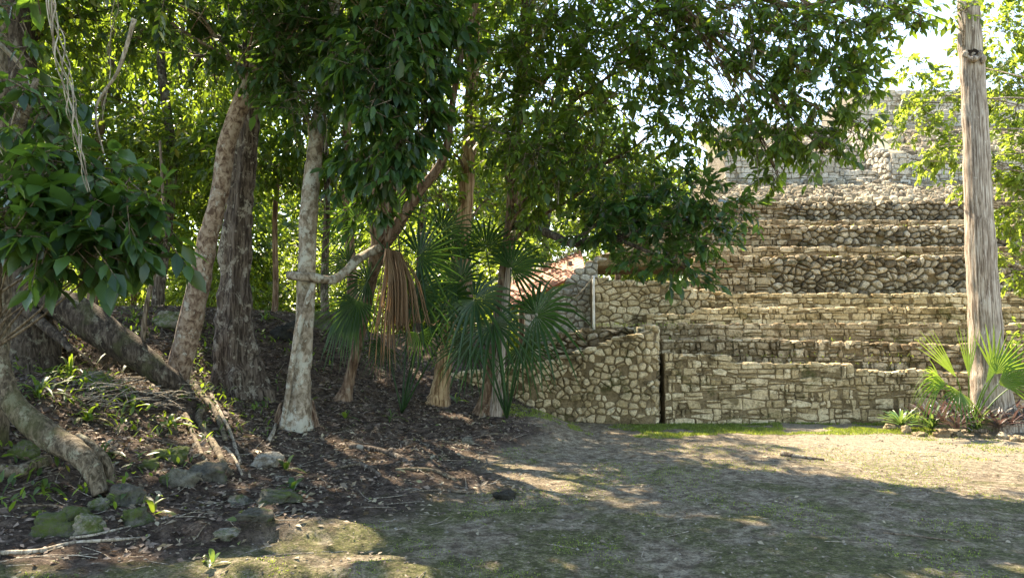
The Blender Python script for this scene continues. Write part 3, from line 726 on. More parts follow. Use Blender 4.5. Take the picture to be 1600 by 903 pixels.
def leaf_objects(parent, mat, Pb, D, U, Ls, Ws, rnd, count, name='leaf'):
    """the leaves that show largest become parts; returns the mask of the rest"""
    px = CX + F * Pb[:, 0] / Pb[:, 1]; pyy = HORIZON - F * (Pb[:, 2] - EYE) / Pb[:, 1]
    ok = (px > -20) & (px < 1620) & (pyy > -20) & (pyy < 920)
    score = np.where(ok, Ls / Pb[:, 1], 0); sel = np.argsort(-score)[:count]; sel = sel[score[sel] > 0]
    key = mat.name
    if key not in LEAFMESH:
        LEAFMESH[key] = []
        for r in (.05, .2, .35, .5, .65, .78):
            q = MB(); leaves_into(q, np.zeros((1, 3)), np.array([[0, 1., 0]]), np.array([[0, 0, 1.]]), np.ones(1), np.ones(1), np.array([r])); LEAFMESH[key].append(q.mesh('leaf', mat))
    pi = WM[parent.name].inverted()
    for i in sel:
        d = Vector(D[i]).normalized(); u = Vector(U[i]); u = (u - d * u.dot(d)).normalized(); s = d.cross(u)
        mw = Matrix(((s.x * Ws[i], d.x * Ls[i], u.x * Ls[i], Pb[i][0]), (s.y * Ws[i], d.y * Ls[i], u.y * Ls[i], Pb[i][1]), (s.z * Ws[i], d.z * Ls[i], u.z * Ls[i], Pb[i][2]), (0, 0, 0, 1)))
        o = bpy.data.objects.new(name, LEAFMESH[key][int(rnd[i] * 5.99)]); C.objects.link(o); o.parent = parent; o.matrix_local = pi @ mw
    m_ = np.ones(len(Pb), bool); m_[sel] = False; return m_
def add_crown(parent, blobs, mat, L, ratio=.42, per=9, seed=0, droop=.35, twiglen=.3, shell=.5, indiv=0, simple=False, limbs=None, limb_r=.03, barkm=None, name='crown', twigs=True):
    Pb, D, U, Ls, Ws, tw = crown(blobs, L, ratio, per, seed, droop, twiglen, shell)
    rnd = np.random.default_rng(seed + 2).random(len(Pb))
    if indiv:
        k = leaf_objects(parent, mat, Pb, D, U, Ls, Ws, rnd, indiv); Pb, D, U, Ls, Ws, rnd = Pb[k], D[k], U[k], Ls[k], Ws[k], rnd[k]
    mb = MB(); leaves_into(mb, Pb, D, U, Ls, Ws, rnd, simple)
    o = mb.build(name, mat, parent); tag(o, kind='stuff')
    if twigs and tw:
        a = np.array([t[0] for t in tw]); b_ = np.array([t[1] for t in tw]); r = .0035 + .015 * L
        mb = MB(); d = b_ - a; d /= np.linalg.norm(d, axis=1)[:, None]; s = np.cross(d, [0, 0, 1.]); s /= np.linalg.norm(s, axis=1)[:, None] + 1e-6; u = np.cross(d, s)
        vs = []
        for base, rr in ((a, r), (b_, r * .4)):
            for an in (0, 2.1, 4.2): vs.append(base + (s * math.cos(an) + u * math.sin(an)) * rr)
        v = np.stack(vs, 1); off = (np.arange(len(a)) * 6)[:, None, None]
        f = (np.array([[0, 1, 4, 3], [1, 2, 5, 4], [2, 0, 3, 5]])[None] + off).reshape(-1, 4); mb.add(v, f, .5)
        tag(mb.build('twigs', barkm or M['twig'], parent), kind='stuff')
    return o
def limbs_to(parent, trunk, blobs, mat, r=.035, seed=0, name='limb'):
    """one bent limb from the trunk to each leafy mass, with side shoots"""
    rs = random.Random(seed)
    for c, rad, n_ in blobs:
        c = Vector(c); rr = rad if not hasattr(rad, '__len__') else sum(rad) / 3
        cand = [p for p in trunk if p[2] < c.z - .2] or [trunk[0]]
        t = min(cand, key=lambda p: (Vector(p[:3]) - c).length + abs(p[2] - (c.z - .9)) * .8)
        a = Vector(t[:3]); d = c - a; 
        mid1 = a + d * .33 + Vector((rs.uniform(-.15, .15), rs.uniform(-.15, .15), rs.uniform(-.05, .25))) * d.length * .5
        mid2 = a + d * .68 + Vector((rs.uniform(-.12, .12), rs.uniform(-.12, .12), rs.uniform(-.05, .2))) * d.length * .5
        rb = min(r * (.6 + .25 * d.length), t[3] * .75)
        mb = MB(); sp_ = tube(mb, [(*a, rb), (*mid1, rb * .75), (*mid2, rb * .5), (*c, rb * .3)], 7, 5, .15, seed=seed)
        for k in range(7):
            s0 = Vector(sp_[rs.randrange(len(sp_) // 2, len(sp_))][:3]); e = c + Vector((rs.gauss(0, 1), rs.gauss(0, 1), rs.gauss(0, 1))).normalized() * rr * rs.uniform(.5, 1)
            m_ = s0.lerp(e, .5) + Vector((rs.uniform(-.1, .1), rs.uniform(-.1, .1), rs.uniform(-.1, .1))) * rr
            tube(mb, [(*s0, rb * .3), (*m_, rb * .2), (*e, .004)], 5, 3)
        mb.build(name, mat, parent)
def bl(px, py, Y, r, n_, ry=None): 
    """a leafy mass at a photo point, r metres across"""
    r_ = (r, ry or r, r) if not hasattr(r, '__len__') else r
    return (tuple(P(px, py, Y)), r_, n_)
def trunk_obj(parent, px_pts, mat, n=18, per=7, rough=.1, flute=None, seed=0, name='trunk', Ys=None):
    """px_pts: (px, py, width_px, Y)"""
    pts = []
    for (a, b_, w, Y) in px_pts:
        p = P(a, b_, Y); pts.append((p.x, p.y, p.z, w * Y / F / 2))
    mb = MB(); s = tube(mb, pts, n, per, rough, flute, seed); mb.build(name, mat, parent); return s

for a in [(470, 850, .15), (560, 845, .15), (520, 880, .15), (600, 870, .10), (350, 880, .12), (430, 880, .10), (640, 890, .1), (330, 640, .14), (320, 690, .14), (345, 710, .16), (240, 640, .12), (190, 590, .12),
          (508, 775, .10), (300, 670, .1), (415, 720, .1), (700, 650, .16), (730, 655, .12), (660, 590, .14), (600, 600, .1), (250, 810, .08), (780, 850, .09), (900, 880, .16), (960, 895, .12), (770, 885, .11), (880, 745, .07), (1180, 815, .15),
          (1160, 812, .1), (1390, 770, .1), (845, 890, .1), (120, 790, .08), (60, 870, .13), (200, 870, .08), (1590, 890, .12), (690, 700, .06), (160, 500, .12), (370, 560, .08), (520, 690, .05), (1000, 880, .06), (900, 745, .05), (410, 800, .07)]:
    gap(*a)

TREES = 'trees standing on the shaded mound'
# leaning tan tree
t = thing('leaning_tree', G(272, 604), 'tan spotted trunk leaning right, between the big root and the dark fluted trunk', 'tree', TREES)
tr = trunk_obj(t, [(268, 625, 48, 9.4), (275, 595, 38, 9.4), (284, 560, 36, 9.4), (299, 498, 36, 9.4), (313, 432, 33, 9.4), (327, 365, 29, 9.4), (344, 300, 27, 9.4), (353, 233, 28, 9.4), (376, 166, 29, 9.4), (402, 115, 30, 9.4), (432, 65, 30, 9.4), (470, 0, 28, 9.4), (500, -120, 34, 9.6), (510, -330, 26, 9.8)], M['bark_tan'], rough=.12, seed=3)
bs = [bl(395, 50, 8.8, .5, 80), bl(310, 20, 9.0, .6, 75), bl(240, 10, 9.3, .5, 50), bl(450, 60, 8.8, .35, 45), bl(430, 0, 9.2, .6, 90), bl(350, -60, 9.5, 1.0, 200), bl(520, -150, 10, 1.3, 260), bl(440, -300, 10.5, 1.6, 380), bl(250, -250, 11, 1.6, 380)]
limbs_to(t, tr, bs, M['bark_tan'], seed=1); add_crown(t, bs, M['leaf_dark'], .15, .42, 9, 101, indiv=150)
# dark fluted tree
def fl(tt, an): return 1 + (.2 + .42 * max(0, 1 - tt * 4.2) ** 1.3) * (math.cos(an * 5 + .6) * .6 + math.cos(an * 3 + 1.0) * .4)
t = thing('fluted_tree', G(385, 628), 'broad dark trunk with fluted lichen-spotted base behind the two slimmer trunks', 'tree', TREES)
tr = trunk_obj(t, [(380, 650, 92, 10.4), (378, 615, 76, 10.4), (371, 560, 60, 10.4), (367, 500, 48, 10.4), (368, 432, 42, 10.4), (372, 366, 40, 10.4), (378, 300, 35, 10.4), (386, 220, 31, 10.4), (396, 150, 27, 10.4), (404, 60, 38, 10.4), (410, -100, 32, 10.4), (415, -350, 24, 10.4)], M['bark_dark'], n=40, rough=.22, flute=fl, seed=9)
bs = [bl(300, -350, 12, 1.9, 420), bl(500, -380, 12.5, 1.8, 420), bl(380, -80, 11.8, 1.1, 240), bl(200, 40, 11.5, .9, 180), bl(300, 90, 12, .8, 170)]
limbs_to(t, tr, bs, M['bark_dark'], .04, seed=2); add_crown(t, bs, M['leaf_mid'], .13, .42, 9, 102)
# pale tree with the climbing vine
def fl2(tt, an): return 1 + .16 * max(0, 1 - tt * 7) * math.cos(an * 6)
t = thing('pale_bark_tree', G(462, 668), 'straight pale trunk with whitish lichen and a stem looped round it at mid height', 'tree', TREES)
tr = trunk_obj(t, [(461, 690, 52, 9.15), (463, 660, 46, 9.15), (465, 630, 41, 9.15), (469, 580, 34, 9.15), (476, 500, 29, 9.15), (480, 400, 28, 9.15), (485, 300, 27, 9.15), (495, 215, 23, 9.15), (504, 140, 20, 9.15), (514, 60, 17, 9.15), (522, 0, 22, 9.15), (540, -150, 20, 9.3), (560, -350, 16, 9.6)], M['bark_pale'], n=26, rough=.13, flute=fl2, seed=5)
bs = [bl(515, 30, 8.9, .4, 70), bl(475, 165, 8.8, .25, 26), bl(440, 110, 9.0, .3, 50), bl(560, -40, 9.0, .8, 180), bl(640, -200, 9.8, 1.4, 320), bl(620, -420, 10.5, 1.8, 420)]
limbs_to(t, tr, bs, M['bark_pale'], .025, seed=3); add_crown(t, bs, M['leaf_dark'], .16, .42, 8, 103, indiv=80)
mb = MB(); q = [(441, 668, 8, 8.98), (449, 620, 9, 8.97), (458, 560, 9, 8.95), (468, 510, 9, 8.95), (479, 475, 9, 8.95), (488, 447, 9, 8.97), (492, 430, 8, 9.1)]
tube(mb, [(*P(a, b_, Y), w * Y / F / 2) for a, b_, w, Y in q], 9, 6, .1); v1 = mb.build('climbing_stem', M['bark_pale'], t)
mb = MB()
for k in range(70):
    an = random.uniform(2.9, 6.6); b0 = G(462, 668); r0 = .2; z = b0.z + random.uniform(.08, .34)
    a0 = Vector((b0.x + math.cos(an) * r0, b0.y + .02 + math.sin(an) * r0, z)); a1 = Vector((b0.x + math.cos(an) * r0 * 1.5, b0.y + math.sin(an) * r0 * random.uniform(1.05, 1.45), b0.z - .03))
    tube(mb, [(*a0, .009), (*a0.lerp(a1, .5), .009), (*a1, .006)], 5, 3, .1)
mb.build('root_fringe', M['bark_warm'], t)

# multi-stem tree with the looped branch; the dry frond hangs on it
t = thing('many_stemmed_tree', G(542, 614), 'slender leaning trunk that splits into several stems above the dry palm frond', 'tree', TREES)
tr = trunk_obj(t, [(536, 628, 34, 10.8), (543, 604, 19, 10.8), (556, 550, 17, 10.8), (570, 490, 17, 10.7), (582, 430, 19, 10.5), (592, 385, 28, 10.3), (597, 350, 26, 10.2), (603, 300, 18, 10.1), (612, 240, 16, 10), (628, 170, 14, 9.9), (640, 60, 13, 9.8), (650, -150, 12, 9.6)], M['bark_warm'], n=14, rough=.18, seed=8)
for k, q in enumerate([[(598, 385, 22, 10.3), (622, 350, 20, 10.2), (655, 300, 17, 10.1), (685, 262, 14, 10), (700, 220, 12, 9.9), (712, 130, 10, 9.8), (740, 20, 9, 9.7), (790, -120, 7, 9.6)],
                       [(590, 390, 16, 10.2), (584, 340, 13, 10.2), (590, 280, 11, 10.1), (598, 200, 9, 10), (585, 100, 8, 9.9)],
                       [(603, 380, 16, 10.3), (614, 330, 13, 10.3), (640, 270, 12, 10.3), (672, 210, 10, 10.3), (690, 120, 9, 10.2)],
                       [(605, 378, 8, 9.9), (608, 320, 8, 9.9), (622, 250, 7, 9.9), (632, 190, 6, 9.9)],
                       [(594, 388, 15, 10.0), (575, 396, 13, 9.9), (556, 408, 14, 9.6), (536, 428, 13, 9.35), (520, 437, 15, 9.15), (502, 436, 14, 9.0), (485, 433, 15, 8.9), (466, 432, 15, 8.85), (452, 430, 14, 8.98)]]):
    trunk_obj(t, q, M['bark_warm'] if k < 4 else M['bark_pale'], n=10, rough=.2, seed=20 + k, name='stem')
bs = [bl(590, 30, 8.2, (.42, .4, .4), 70), bl(640, 90, 8.2, (.38, .4, .4), 60), bl(585, 130, 8.0, (.38, .35, .4), 60), bl(650, 10, 8.4, .4, 70), bl(620, 200, 8.2, (.32, .35, .4), 50), bl(655, 170, 8.4, .3, 45), bl(600, 255, 8.3, (.22, .3, .3), 26), bl(545, 90, 8.3, .3, 45), bl(560, 245, 8.5, .2, 16), bl(575, 320, 8.8, (.22, .25, .18), 16), bl(520, 280, 8.6, .12, 5), bl(680, 60, 8.6, .4, 60)]
limbs_to(t, tr, bs[:8], M['bark_warm'], .018, seed=4); add_crown(t, bs, M['leaf_dark'], .19, .4, 9, 104, droop=.9, twiglen=.22, indiv=300)

# split pale stump-like trunk
t = thing('split_bark_tree', G(687, 624), 'pale orange bare-wood trunk with split bark behind the fan palm', 'tree', TREES)
tr = trunk_obj(t, [(683, 640, 46, 11.2), (687, 615, 32, 11.2), (692, 580, 28, 11.2), (698, 540, 24, 11.2), (704, 490, 24, 11.2), (716, 420, 26, 11.3), (726, 330, 24, 11.4), (734, 230, 22, 11.5), (738, 120, 20, 11.5), (742, 0, 18, 11.5), (750, -200, 14, 11.6)], M['bark_bare'], n=16, rough=.2, seed=11)
bs = [bl(735, 90, 11.0, .9, 120), bl(690, 200, 11.2, .7, 75), bl(760, 200, 11.5, .7, 75), bl(740, -60, 11.5, 1.2, 200), bl(680, 300, 11.6, .6, 45), bl(760, 310, 12.2, .6, 45), bl(820, -330, 11.5, 1.8, 420), bl(980, -250, 11.0, 1.5, 320)]
limbs_to(t, tr, bs, M['bark_warm'], .03, seed=5); add_crown(t, bs, M['leaf_mid'], .125, .4, 9, 105)

# two-toned tree at the right end of the mound
t = thing('two_toned_tree', G(764, 650), 'tall trunk, half brown and half grey, at the right end of the mound', 'tree', TREES)
tr = trunk_obj(t, [(760, 668, 70, 10.8), (764, 640, 42, 10.8), (768, 600, 29, 10.8), (774, 540, 23, 10.8), (783, 470, 19, 10.8), (793, 390, 19, 10.8), (802, 300, 18, 10.8), (806, 220, 18, 10.8), (815, 120, 18, 10.7), (826, 0, 22, 10.6), (840, -150, 20, 10.5), (860, -380, 15, 10.4)], M['bark_warm'], n=22, rough=.14, flute=fl2, seed=13)
mb = MB(); q = [(772, 668, 20, 10.62), (778, 610, 18, 10.65), (783, 540, 15, 10.68), (790, 470, 12, 10.7), (797, 400, 8, 10.72)]
tube(mb, [(*P(a, b_, Y), w * Y / F / 2) for a, b_, w, Y in q], 10, 6, .2); mb.build('grey_buttress', M['bark_grey'], t)
bs = [bl(800, 60, 9.8, .9, 130), bl(870, 130, 9.6, .8, 110), bl(860, 10, 9.6, .9, 120), bl(940, 40, 9.4, .8, 90), bl(790, 190, 10.0, .6, 70), bl(880, 230, 9.6, .6, 75), bl(950, 160, 9.4, .7, 80), bl(1010, 90, 9.2, .7, 90), bl(900, -150, 9.5, 1.4, 320), bl(1020, 210, 9.3, .5, 60), bl(940, 270, 9.6, .45, 60), bl(840, 290, 10, .45, 60), bl(830, 240, 9.2, .35, 40)]
limbs_to(t, tr, bs, M['bark_warm'], .032, seed=6); add_crown(t, bs, M['leaf_mid'], .15, .38, 9, 106, indiv=200)
# its long low branch with leathery leaves over the ruins
mb = MB(); q = [(805, 352, 15, 10.7), (830, 356, 14, 10.3), (865, 368, 13, 9.9), (893, 381, 12, 9.6), (920, 376, 10, 9.3), (970, 370, 9, 9.0), (1030, 352, 8, 8.8), (1090, 340, 6, 8.7), (1140, 345, 4, 8.6)]
lowb = tube(mb, [(*P(a, b_, Y), w * Y / F / 2) for a, b_, w, Y in q], 10, 6, .15)
q = [(960, 372, 7, 9.0), (1000, 388, 6, 8.8), (1040, 404, 4, 8.7), (1070, 420, 3, 8.6)]; tube(mb, [(*P(a, b_, Y), w * Y / F / 2) for a, b_, w, Y in q], 8, 5, .15)
q = [(895, 378, 7, 9.5), (940, 345, 6, 9.2), (990, 315, 5, 9.0), (1050, 300, 4, 8.8)]; tube(mb, [(*P(a, b_, Y), w * Y / F / 2) for a, b_, w, Y in q], 8, 5, .15)
mb.build('low_branch', M['bark_dark'], t)
t2 = thing('leathery_leaf_spray', P(1000, 360, 9.0), 'dark leathery leaves massed along the low branch in front of the pyramid', 'foliage')
bs = [bl(930, 345, 9.2, (.4, .4, .28), 28), bl(985, 320, 9.0, (.4, .4, .28), 32), bl(1040, 315, 8.8, (.4, .4, .3), 36), bl(1095, 310, 8.7, (.35, .4, .28), 30), bl(1135, 335, 8.6, (.28, .35, .25), 23), bl(1000, 370, 8.9, (.4, .4, .22), 28), bl(1060, 370, 8.7, (.4, .4, .22), 30), bl(1110, 375, 8.6, (.25, .3, .18), 17), bl(1050, 410, 8.6, (.35, .3, .16), 18), bl(1075, 432, 8.6, (.2, .2, .1), 6), bl(1000, 405, 8.8, (.25, .3, .12), 8), bl(960, 300, 9.1, (.4, .4, .22), 21), bl(1060, 280, 8.8, (.3, .3, .2), 15)]
add_crown(t2, bs, M['leaf_dark'], .15, .4, 9, 107, droop=.3, twiglen=.2, indiv=300)

# overhanging boughs at the upper right, from a tree high above the clearing
t = thing('overhanging_bough', P(1000, -80, 9.6), 'thinly leafed bough hanging over the pyramid from the top of the picture, sky showing through', 'bough')
mb = MB(); q = [(840, -160, 22, 10.4), (950, -120, 19, 9.8), (1060, -60, 15, 9.2), (1150, -20, 12, 8.8), (1240, 10, 9, 8.4), (1330, 0, 7, 8.1), (1420, 20, 4, 7.9)]
ov = tube(mb, [(*P(a, b_, Y), w * Y / F / 2) for a, b_, w, Y in q], 9, 6, .15); mb.build('main_limb', M['bark_warm'], t)
bs = [bl(1090, 20, 8.8, .4, 40), bl(1050, 60, 9.0, .4, 46), bl(1120, 110, 8.8, .42, 46), bl(1080, 180, 8.9, .38, 42), bl(1150, 40, 8.6, .36, 32), bl(1190, 120, 8.5, .4, 56), bl(1240, 60, 8.3, .38, 60), bl(1280, 120, 8.1, .38, 62), bl(1250, 190, 8.2, .36, 52), bl(1200, 210, 8.4, .36, 52), bl(1330, 200, 8.0, .22, 26), bl(1290, 240, 8.0, .2, 16), bl(1300, 40, 8.0, .34, 42), bl(1350, 60, 7.9, .25, 22), bl(1395, 40, 7.8, .22, 18), bl(1440, 25, 7.7, .16, 9), bl(1380, 0, 7.8, .22, 22), bl(1215, 270, 8.4, .13, 9), bl(1150, 200, 8.7, .3, 30), bl(1240, -20, 8.4, .5, 60), bl(1340, 130, 8.0, .25, 28), bl(1130, 0, 8.7, .4, 30), bl(1020, 20, 9.2, .5, 70)]
limbs_to(t, [tuple(a) for a in ov], bs, M['bark_warm'], .014, seed=7); add_crown(t, bs, M['leaf_mid'], .125, .42, 9, 108, droop=.7, twiglen=.2, indiv=300)

# near leafy shrub on the left
t = thing('broad_leaved_bush', G(20, 700), 'dark bush of broad drooping leaves close by at the left edge', 'bush')
bs = [bl(35, 170, 5.2, (.22, .3, .2), 15), bl(25, 250, 5.0, (.28, .3, .22), 24), bl(85, 265, 5.2, (.22, .3, .2), 16), bl(50, 330, 5.0, (.3, .3, .2), 26), bl(130, 330, 5.1, (.25, .3, .17), 20), bl(190, 350, 5.1, (.22, .3, .15), 17), bl(110, 385, 5.0, (.28, .3, .16), 20), bl(180, 395, 5.1, (.22, .3, .13), 13), bl(30, 385, 4.9, (.2, .3, .16), 15), bl(238, 350, 5.2, (.14, .2, .13), 9), bl(85, 425, 5.0, (.12, .2, .06), 4), bl(75, 190, 5.5, (.16, .3, .14), 6), bl(5, 110, 5.3, (.22, .3, .26), 12), bl(150, 270, 5.4, (.16, .3, .12), 6), bl(20, 20, 5.5, (.25, .3, .2), 10), bl(265, 385, 5.3, (.08, .2, .08), 4), bl(110, 150, 5.6, (.12, .2, .1), 3), bl(210, 300, 5.3, (.1, .2, .05), 4)]
g0 = G(-60, 760); mb = MB(); spn = tube(mb, [(g0.x - .3, g0.y - .3, g0.z - .1, .05), (-3.9, 5.4, 1.2, .045), (-3.8, 5.4, 2.4, .035), (-3.5, 5.3, 3.4, .02)], 8, 6, .1); mb.build('stem', M['bark_root'], t)
limbs_to(t, [tuple(a) for a in spn], bs, M['twig'], .011, seed=9); add_crown(t, bs, M['leaf_dark'], .185, .44, 8, 109, droop=.6, twiglen=.2, indiv=300)

# far-left tree with the large sinuous root
t = thing('big_rooted_tree', G(60, 690), 'smooth trunk at the left edge flowing into one large sinuous root', 'tree', TREES)
mb = MB(); q = [(-14, 60, 44, 6.6), (-8, 200, 42, 6.6), (-5, 330, 41, 6.6), (-4, 430, 40, 6.6), (-8, 500, 42, 6.6), (-14, 560, 48, 6.6), (-24, 620, 60, 6.6), (-34, 720, 80, 6.6)]
tr = tube(mb, [(*P(a, b_, Y), w * Y / F / 2) for a, b_, w, Y in [(-10, -330, 44, 6.8)] + q], 22, 7, .08); mb.build('trunk', M['bark_root'], t)
mb = MB(); q = [(-6, 500, 22, 6.5), (0, 565, 26, 6.45), (16, 622, 33, 6.4), (48, 660, 39, 6.35), (88, 688, 39, 6.3), (122, 709, 35, 6.2), (144, 734, 30, 6.15), (158, 772, 23, 6.1)]
tube(mb, [(*P(a, b_, Y), w * Y / F / 2) for a, b_, w, Y in q], 18, 7, .12, seed=4); mb.build('root', M['bark_root'], t)
mb = MB(); q = [(118, 682, 16, 6.35), (146, 700, 17, 6.35), (165, 722, 16, 6.35), (176, 752, 13, 6.35)]
tube(mb, [(*P(a, b_, Y), w * Y / F / 2) for a, b_, w, Y in q], 12, 7, .1, seed=5); mb.build('root', M['bark_root'], t)
bs = [((-3.6, 7.5, 6.2), 1.2, 260), ((-2.5, 6.8, 6.9), 1.3, 300), ((-4.8, 8.2, 7.0), 1.5, 300), ((-1.2, 7.4, 7.2), 1.3, 280)]
limbs_to(t, tr, bs, M['bark_root'], .03, seed=10); add_crown(t, bs, M['leaf_mid'], .14, .42, 9, 110)

# dark tree with the long plank buttress
t = thing('buttressed_tree', G(40, 600), 'dark furrowed trunk behind the left bush with a long plank buttress running down right', 'tree', TREES)
tr = trunk_obj(t, [(40, 640, 150, 9.0), (38, 520, 90, 9.0), (36, 420, 64, 9.0), (32, 300, 56, 9.0), (34, 200, 54, 9.0), (30, 90, 50, 9.0), (26, -60, 44, 9.0), (20, -300, 34, 9.2)], M['bark_darkest'], n=24, rough=.2, flute=fl2, seed=15)
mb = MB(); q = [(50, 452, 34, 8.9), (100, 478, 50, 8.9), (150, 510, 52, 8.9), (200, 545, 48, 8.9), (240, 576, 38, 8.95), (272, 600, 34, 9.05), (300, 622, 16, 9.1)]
tube(mb, [(*P(a, b_, Y), w * Y / F / 2) for a, b_, w, Y in q], 18, 6, .16, seed=6); mb.build('buttress', M['bark_darkest'], t)
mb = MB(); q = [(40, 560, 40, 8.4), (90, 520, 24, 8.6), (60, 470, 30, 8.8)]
tube(mb, [(*P(a, b_, Y), w * Y / F / 2) for a, b_, w, Y in [(30, 470, 26, 8.8), (60, 500, 18, 8.7), (95, 530, 13, 8.6), (112, 548, 8, 8.5)]], 12, 6, .16, seed=7); mb.build('buttress', M['bark_darkest'], t)
bs = [bl(40, -60, 9.5, .9, 200), bl(120, -260, 10, 1.6, 360), bl(-80, -200, 10, 1.4, 260), bl(150, 20, 9.6, .6, 110), bl(60, 20, 9.4, .6, 100)]
limbs_to(t, tr, bs, M['bark_darkest'], .035, seed=11); add_crown(t, bs, M['leaf_mid'], .14, .42, 9, 111)

# tall straight tree on the right, in front of the terraces
t = thing('tall_straight_tree', (PX(1548, 11.05), 11.05, 0), 'tall straight grey ridged trunk with a knothole, right of the low wall', 'tree')
def fl3(tt, an): return 1 + .25 * max(0, 1 - tt * 6) * math.cos(an * 5 + 2) + .02 * math.cos(an * 13)
q = [(1553, 680, 74, 11.05), (1549, 640, 60, 11.05), (1545, 590, 50, 11.05), (1541, 530, 46, 11.05), (1537, 460, 44, 11.05), (1532, 380, 42, 11.05), (1528, 300, 38, 11.05), (1524, 200, 36, 11.05), (1519, 110, 35, 11.05), (1516, 70, 34, 11.05), (1513, 0, 31, 11.05), (1506, -150, 32, 11.05), (1500, -400, 26, 11.05)]
tr = trunk_obj(t, q, M['bark_grey'], n=52, per=9, rough=.09, flute=fl3, seed=17)
m, nt, b = newmat('knothole_dark'); b.inputs['Base Color'].default_value = (.02, .013, .009, 1); b.inputs['Roughness'].default_value = 1; M['hole'] = m
c = P(1520, 84, 10.88); mb = MB()
pts = [(c.x + math.cos(an) * .12, c.y + .035 * (1 - math.sin(-an)) * .5 - .02, c.z + math.sin(an) * .09, .035 + .014 * math.sin(k * 2.1)) for k, an in enumerate(np.linspace(-3.5, .5, 9))]
tube(mb, pts, 8, 4, .55, seed=3)
tube(mb, [(c.x + .10, c.y, c.z - .03, .02), (c.x + .14, c.y - .03, c.z - .08, .045), (c.x + .13, c.y, c.z - .15, .03)], 8, 4, .4)
mb.build('knot_rim', M['bark_grey'], t)
mb = MB(); v = [(c.x + math.cos(a) * .085 * (1 + .3 * math.sin(a * 3)), c.y - .012, c.z + .01 + math.sin(a) * .055 * (1 + .25 * math.cos(a * 5))) for a in np.linspace(0, 2 * math.pi, 18, endpoint=False)] + [(c.x, c.y + .05, c.z)]
mb.add(v, [(i, (i + 1) % 18, 18) for i in range(18)]); mb.build('knothole', M['hole'], t)
bs = [(tuple(P(1440, -260, 11.5)), 1.1, 200), (tuple(P(1600, -300, 11.5)), 1.3, 200), (tuple(P(1530, -90, 11.3)), .35, 30), (tuple(P(1500, 15, 10.7)), .14, 8)]
limbs_to(t, tr, bs, M['bark_grey'], .03, seed=12); add_crown(t, bs, M['leaf_bright'], .13, .42, 9, 112)

# bright backlit tree on the right behind the trunk
t = thing('sunlit_yellow_tree', (9.4, 13.2, 0), 'yellow-green sunlit tree reaching in from the right edge in front of the upper pyramid', 'tree')
mb = MB(); tr = tube(mb, [(9.6, 10.9, -.1, .2), (9.5, 11.0, 2.0, .16), (9.3, 11.2, 4.5, .13), (9.1, 11.6, 7, .08)], 12, 8, .12); mb.build('trunk', M['bark_grey'], t)
bs = [bl(1420, 190, 12.6, (.5, .5, .28), 46), bl(1470, 150, 12.6, (.5, .5, .3), 60), bl(1500, 230, 12.6, (.4, .5, .28), 46), bl(1450, 250, 12.6, (.3, .4, .2), 22), bl(1560, 60, 12.8, (.6, .6, .5), 120), bl(1600, 160, 12.6, (.5, .6, .5), 110), bl(1580, 260, 12.4, (.35, .5, .4), 80), bl(1600, 340, 12.2, (.3, .5, .4), 70), bl(1595, 420, 12.0, (.25, .4, .3), 50), bl(1560, 130, 12.6, (.4, .5, .4), 60), bl(1430, 110, 12.8, (.4, .4, .2), 26), bl(1580, -20, 12.8, (.6, .5, .4), 90), bl(1400, 160, 12.8, (.25, .3, .14), 12), bl(1640, 250, 12, .6, 90), bl(1500, 290, 12.6, (.3, .3, .16), 16), bl(1600, 530, 11.6, (.12, .2, .12), 8), bl(1565, 400, 12.2, (.12, .2, .1), 8)]
limbs_to(t, [tuple(a) for a in tr], bs, M['bark_grey'], .014, seed=13); add_crown(t, bs, M['leaf_yellow'], .12, .5, 9, 113, twiglen=.22, indiv=200)

# ------------------------------------------------------------------ forest behind the mound
FB = 'forest trees behind the mound'
specs = [  # px, Y, trunk width m, height, lean, label
    (60, 17, .16, 9, -.3, 'thin tree behind the crest of the mound, farthest left'),
    (142, 16, .22, 9, .2, 'forest tree with a short dark trunk showing under the left bush, beyond the crest'),
    (246, 15.5, .25, 9, .1, 'forest tree left of the leaning tan trunk, beyond the crest'),
    (205, 20, .14, 10, .3, 'slim background tree seen between the left bush and the leaning trunk'),
    (330, 21, .2, 10, -.3, 'background tree between the leaning tan trunk and the dark fluted one'),
    (425, 17, .14, 9, .5, 'curved thin tree between the dark fluted trunk and the pale trunk'),
    (512, 15, .16, 9, -.5, 'thin leaning tree just right of the pale trunk'),
    (548, 14.5, .2, 9, .1, 'dark upright tree behind the looped branch'),
    (650, 18, .2, 10, .3, 'background tree behind the dry palm frond'),
    (735, 17, .2, 9, -.2, 'background tree behind the green fan palm'),
    (850, 22, .22, 8.5, .2, 'background tree beyond the timber shelter roof'),
    (960, 25, .25, 9, .3, 'background tree beyond the left flank of the pyramid'),
    (-60, 14, .3, 9, .4, 'background tree beyond the left edge of the mound')]
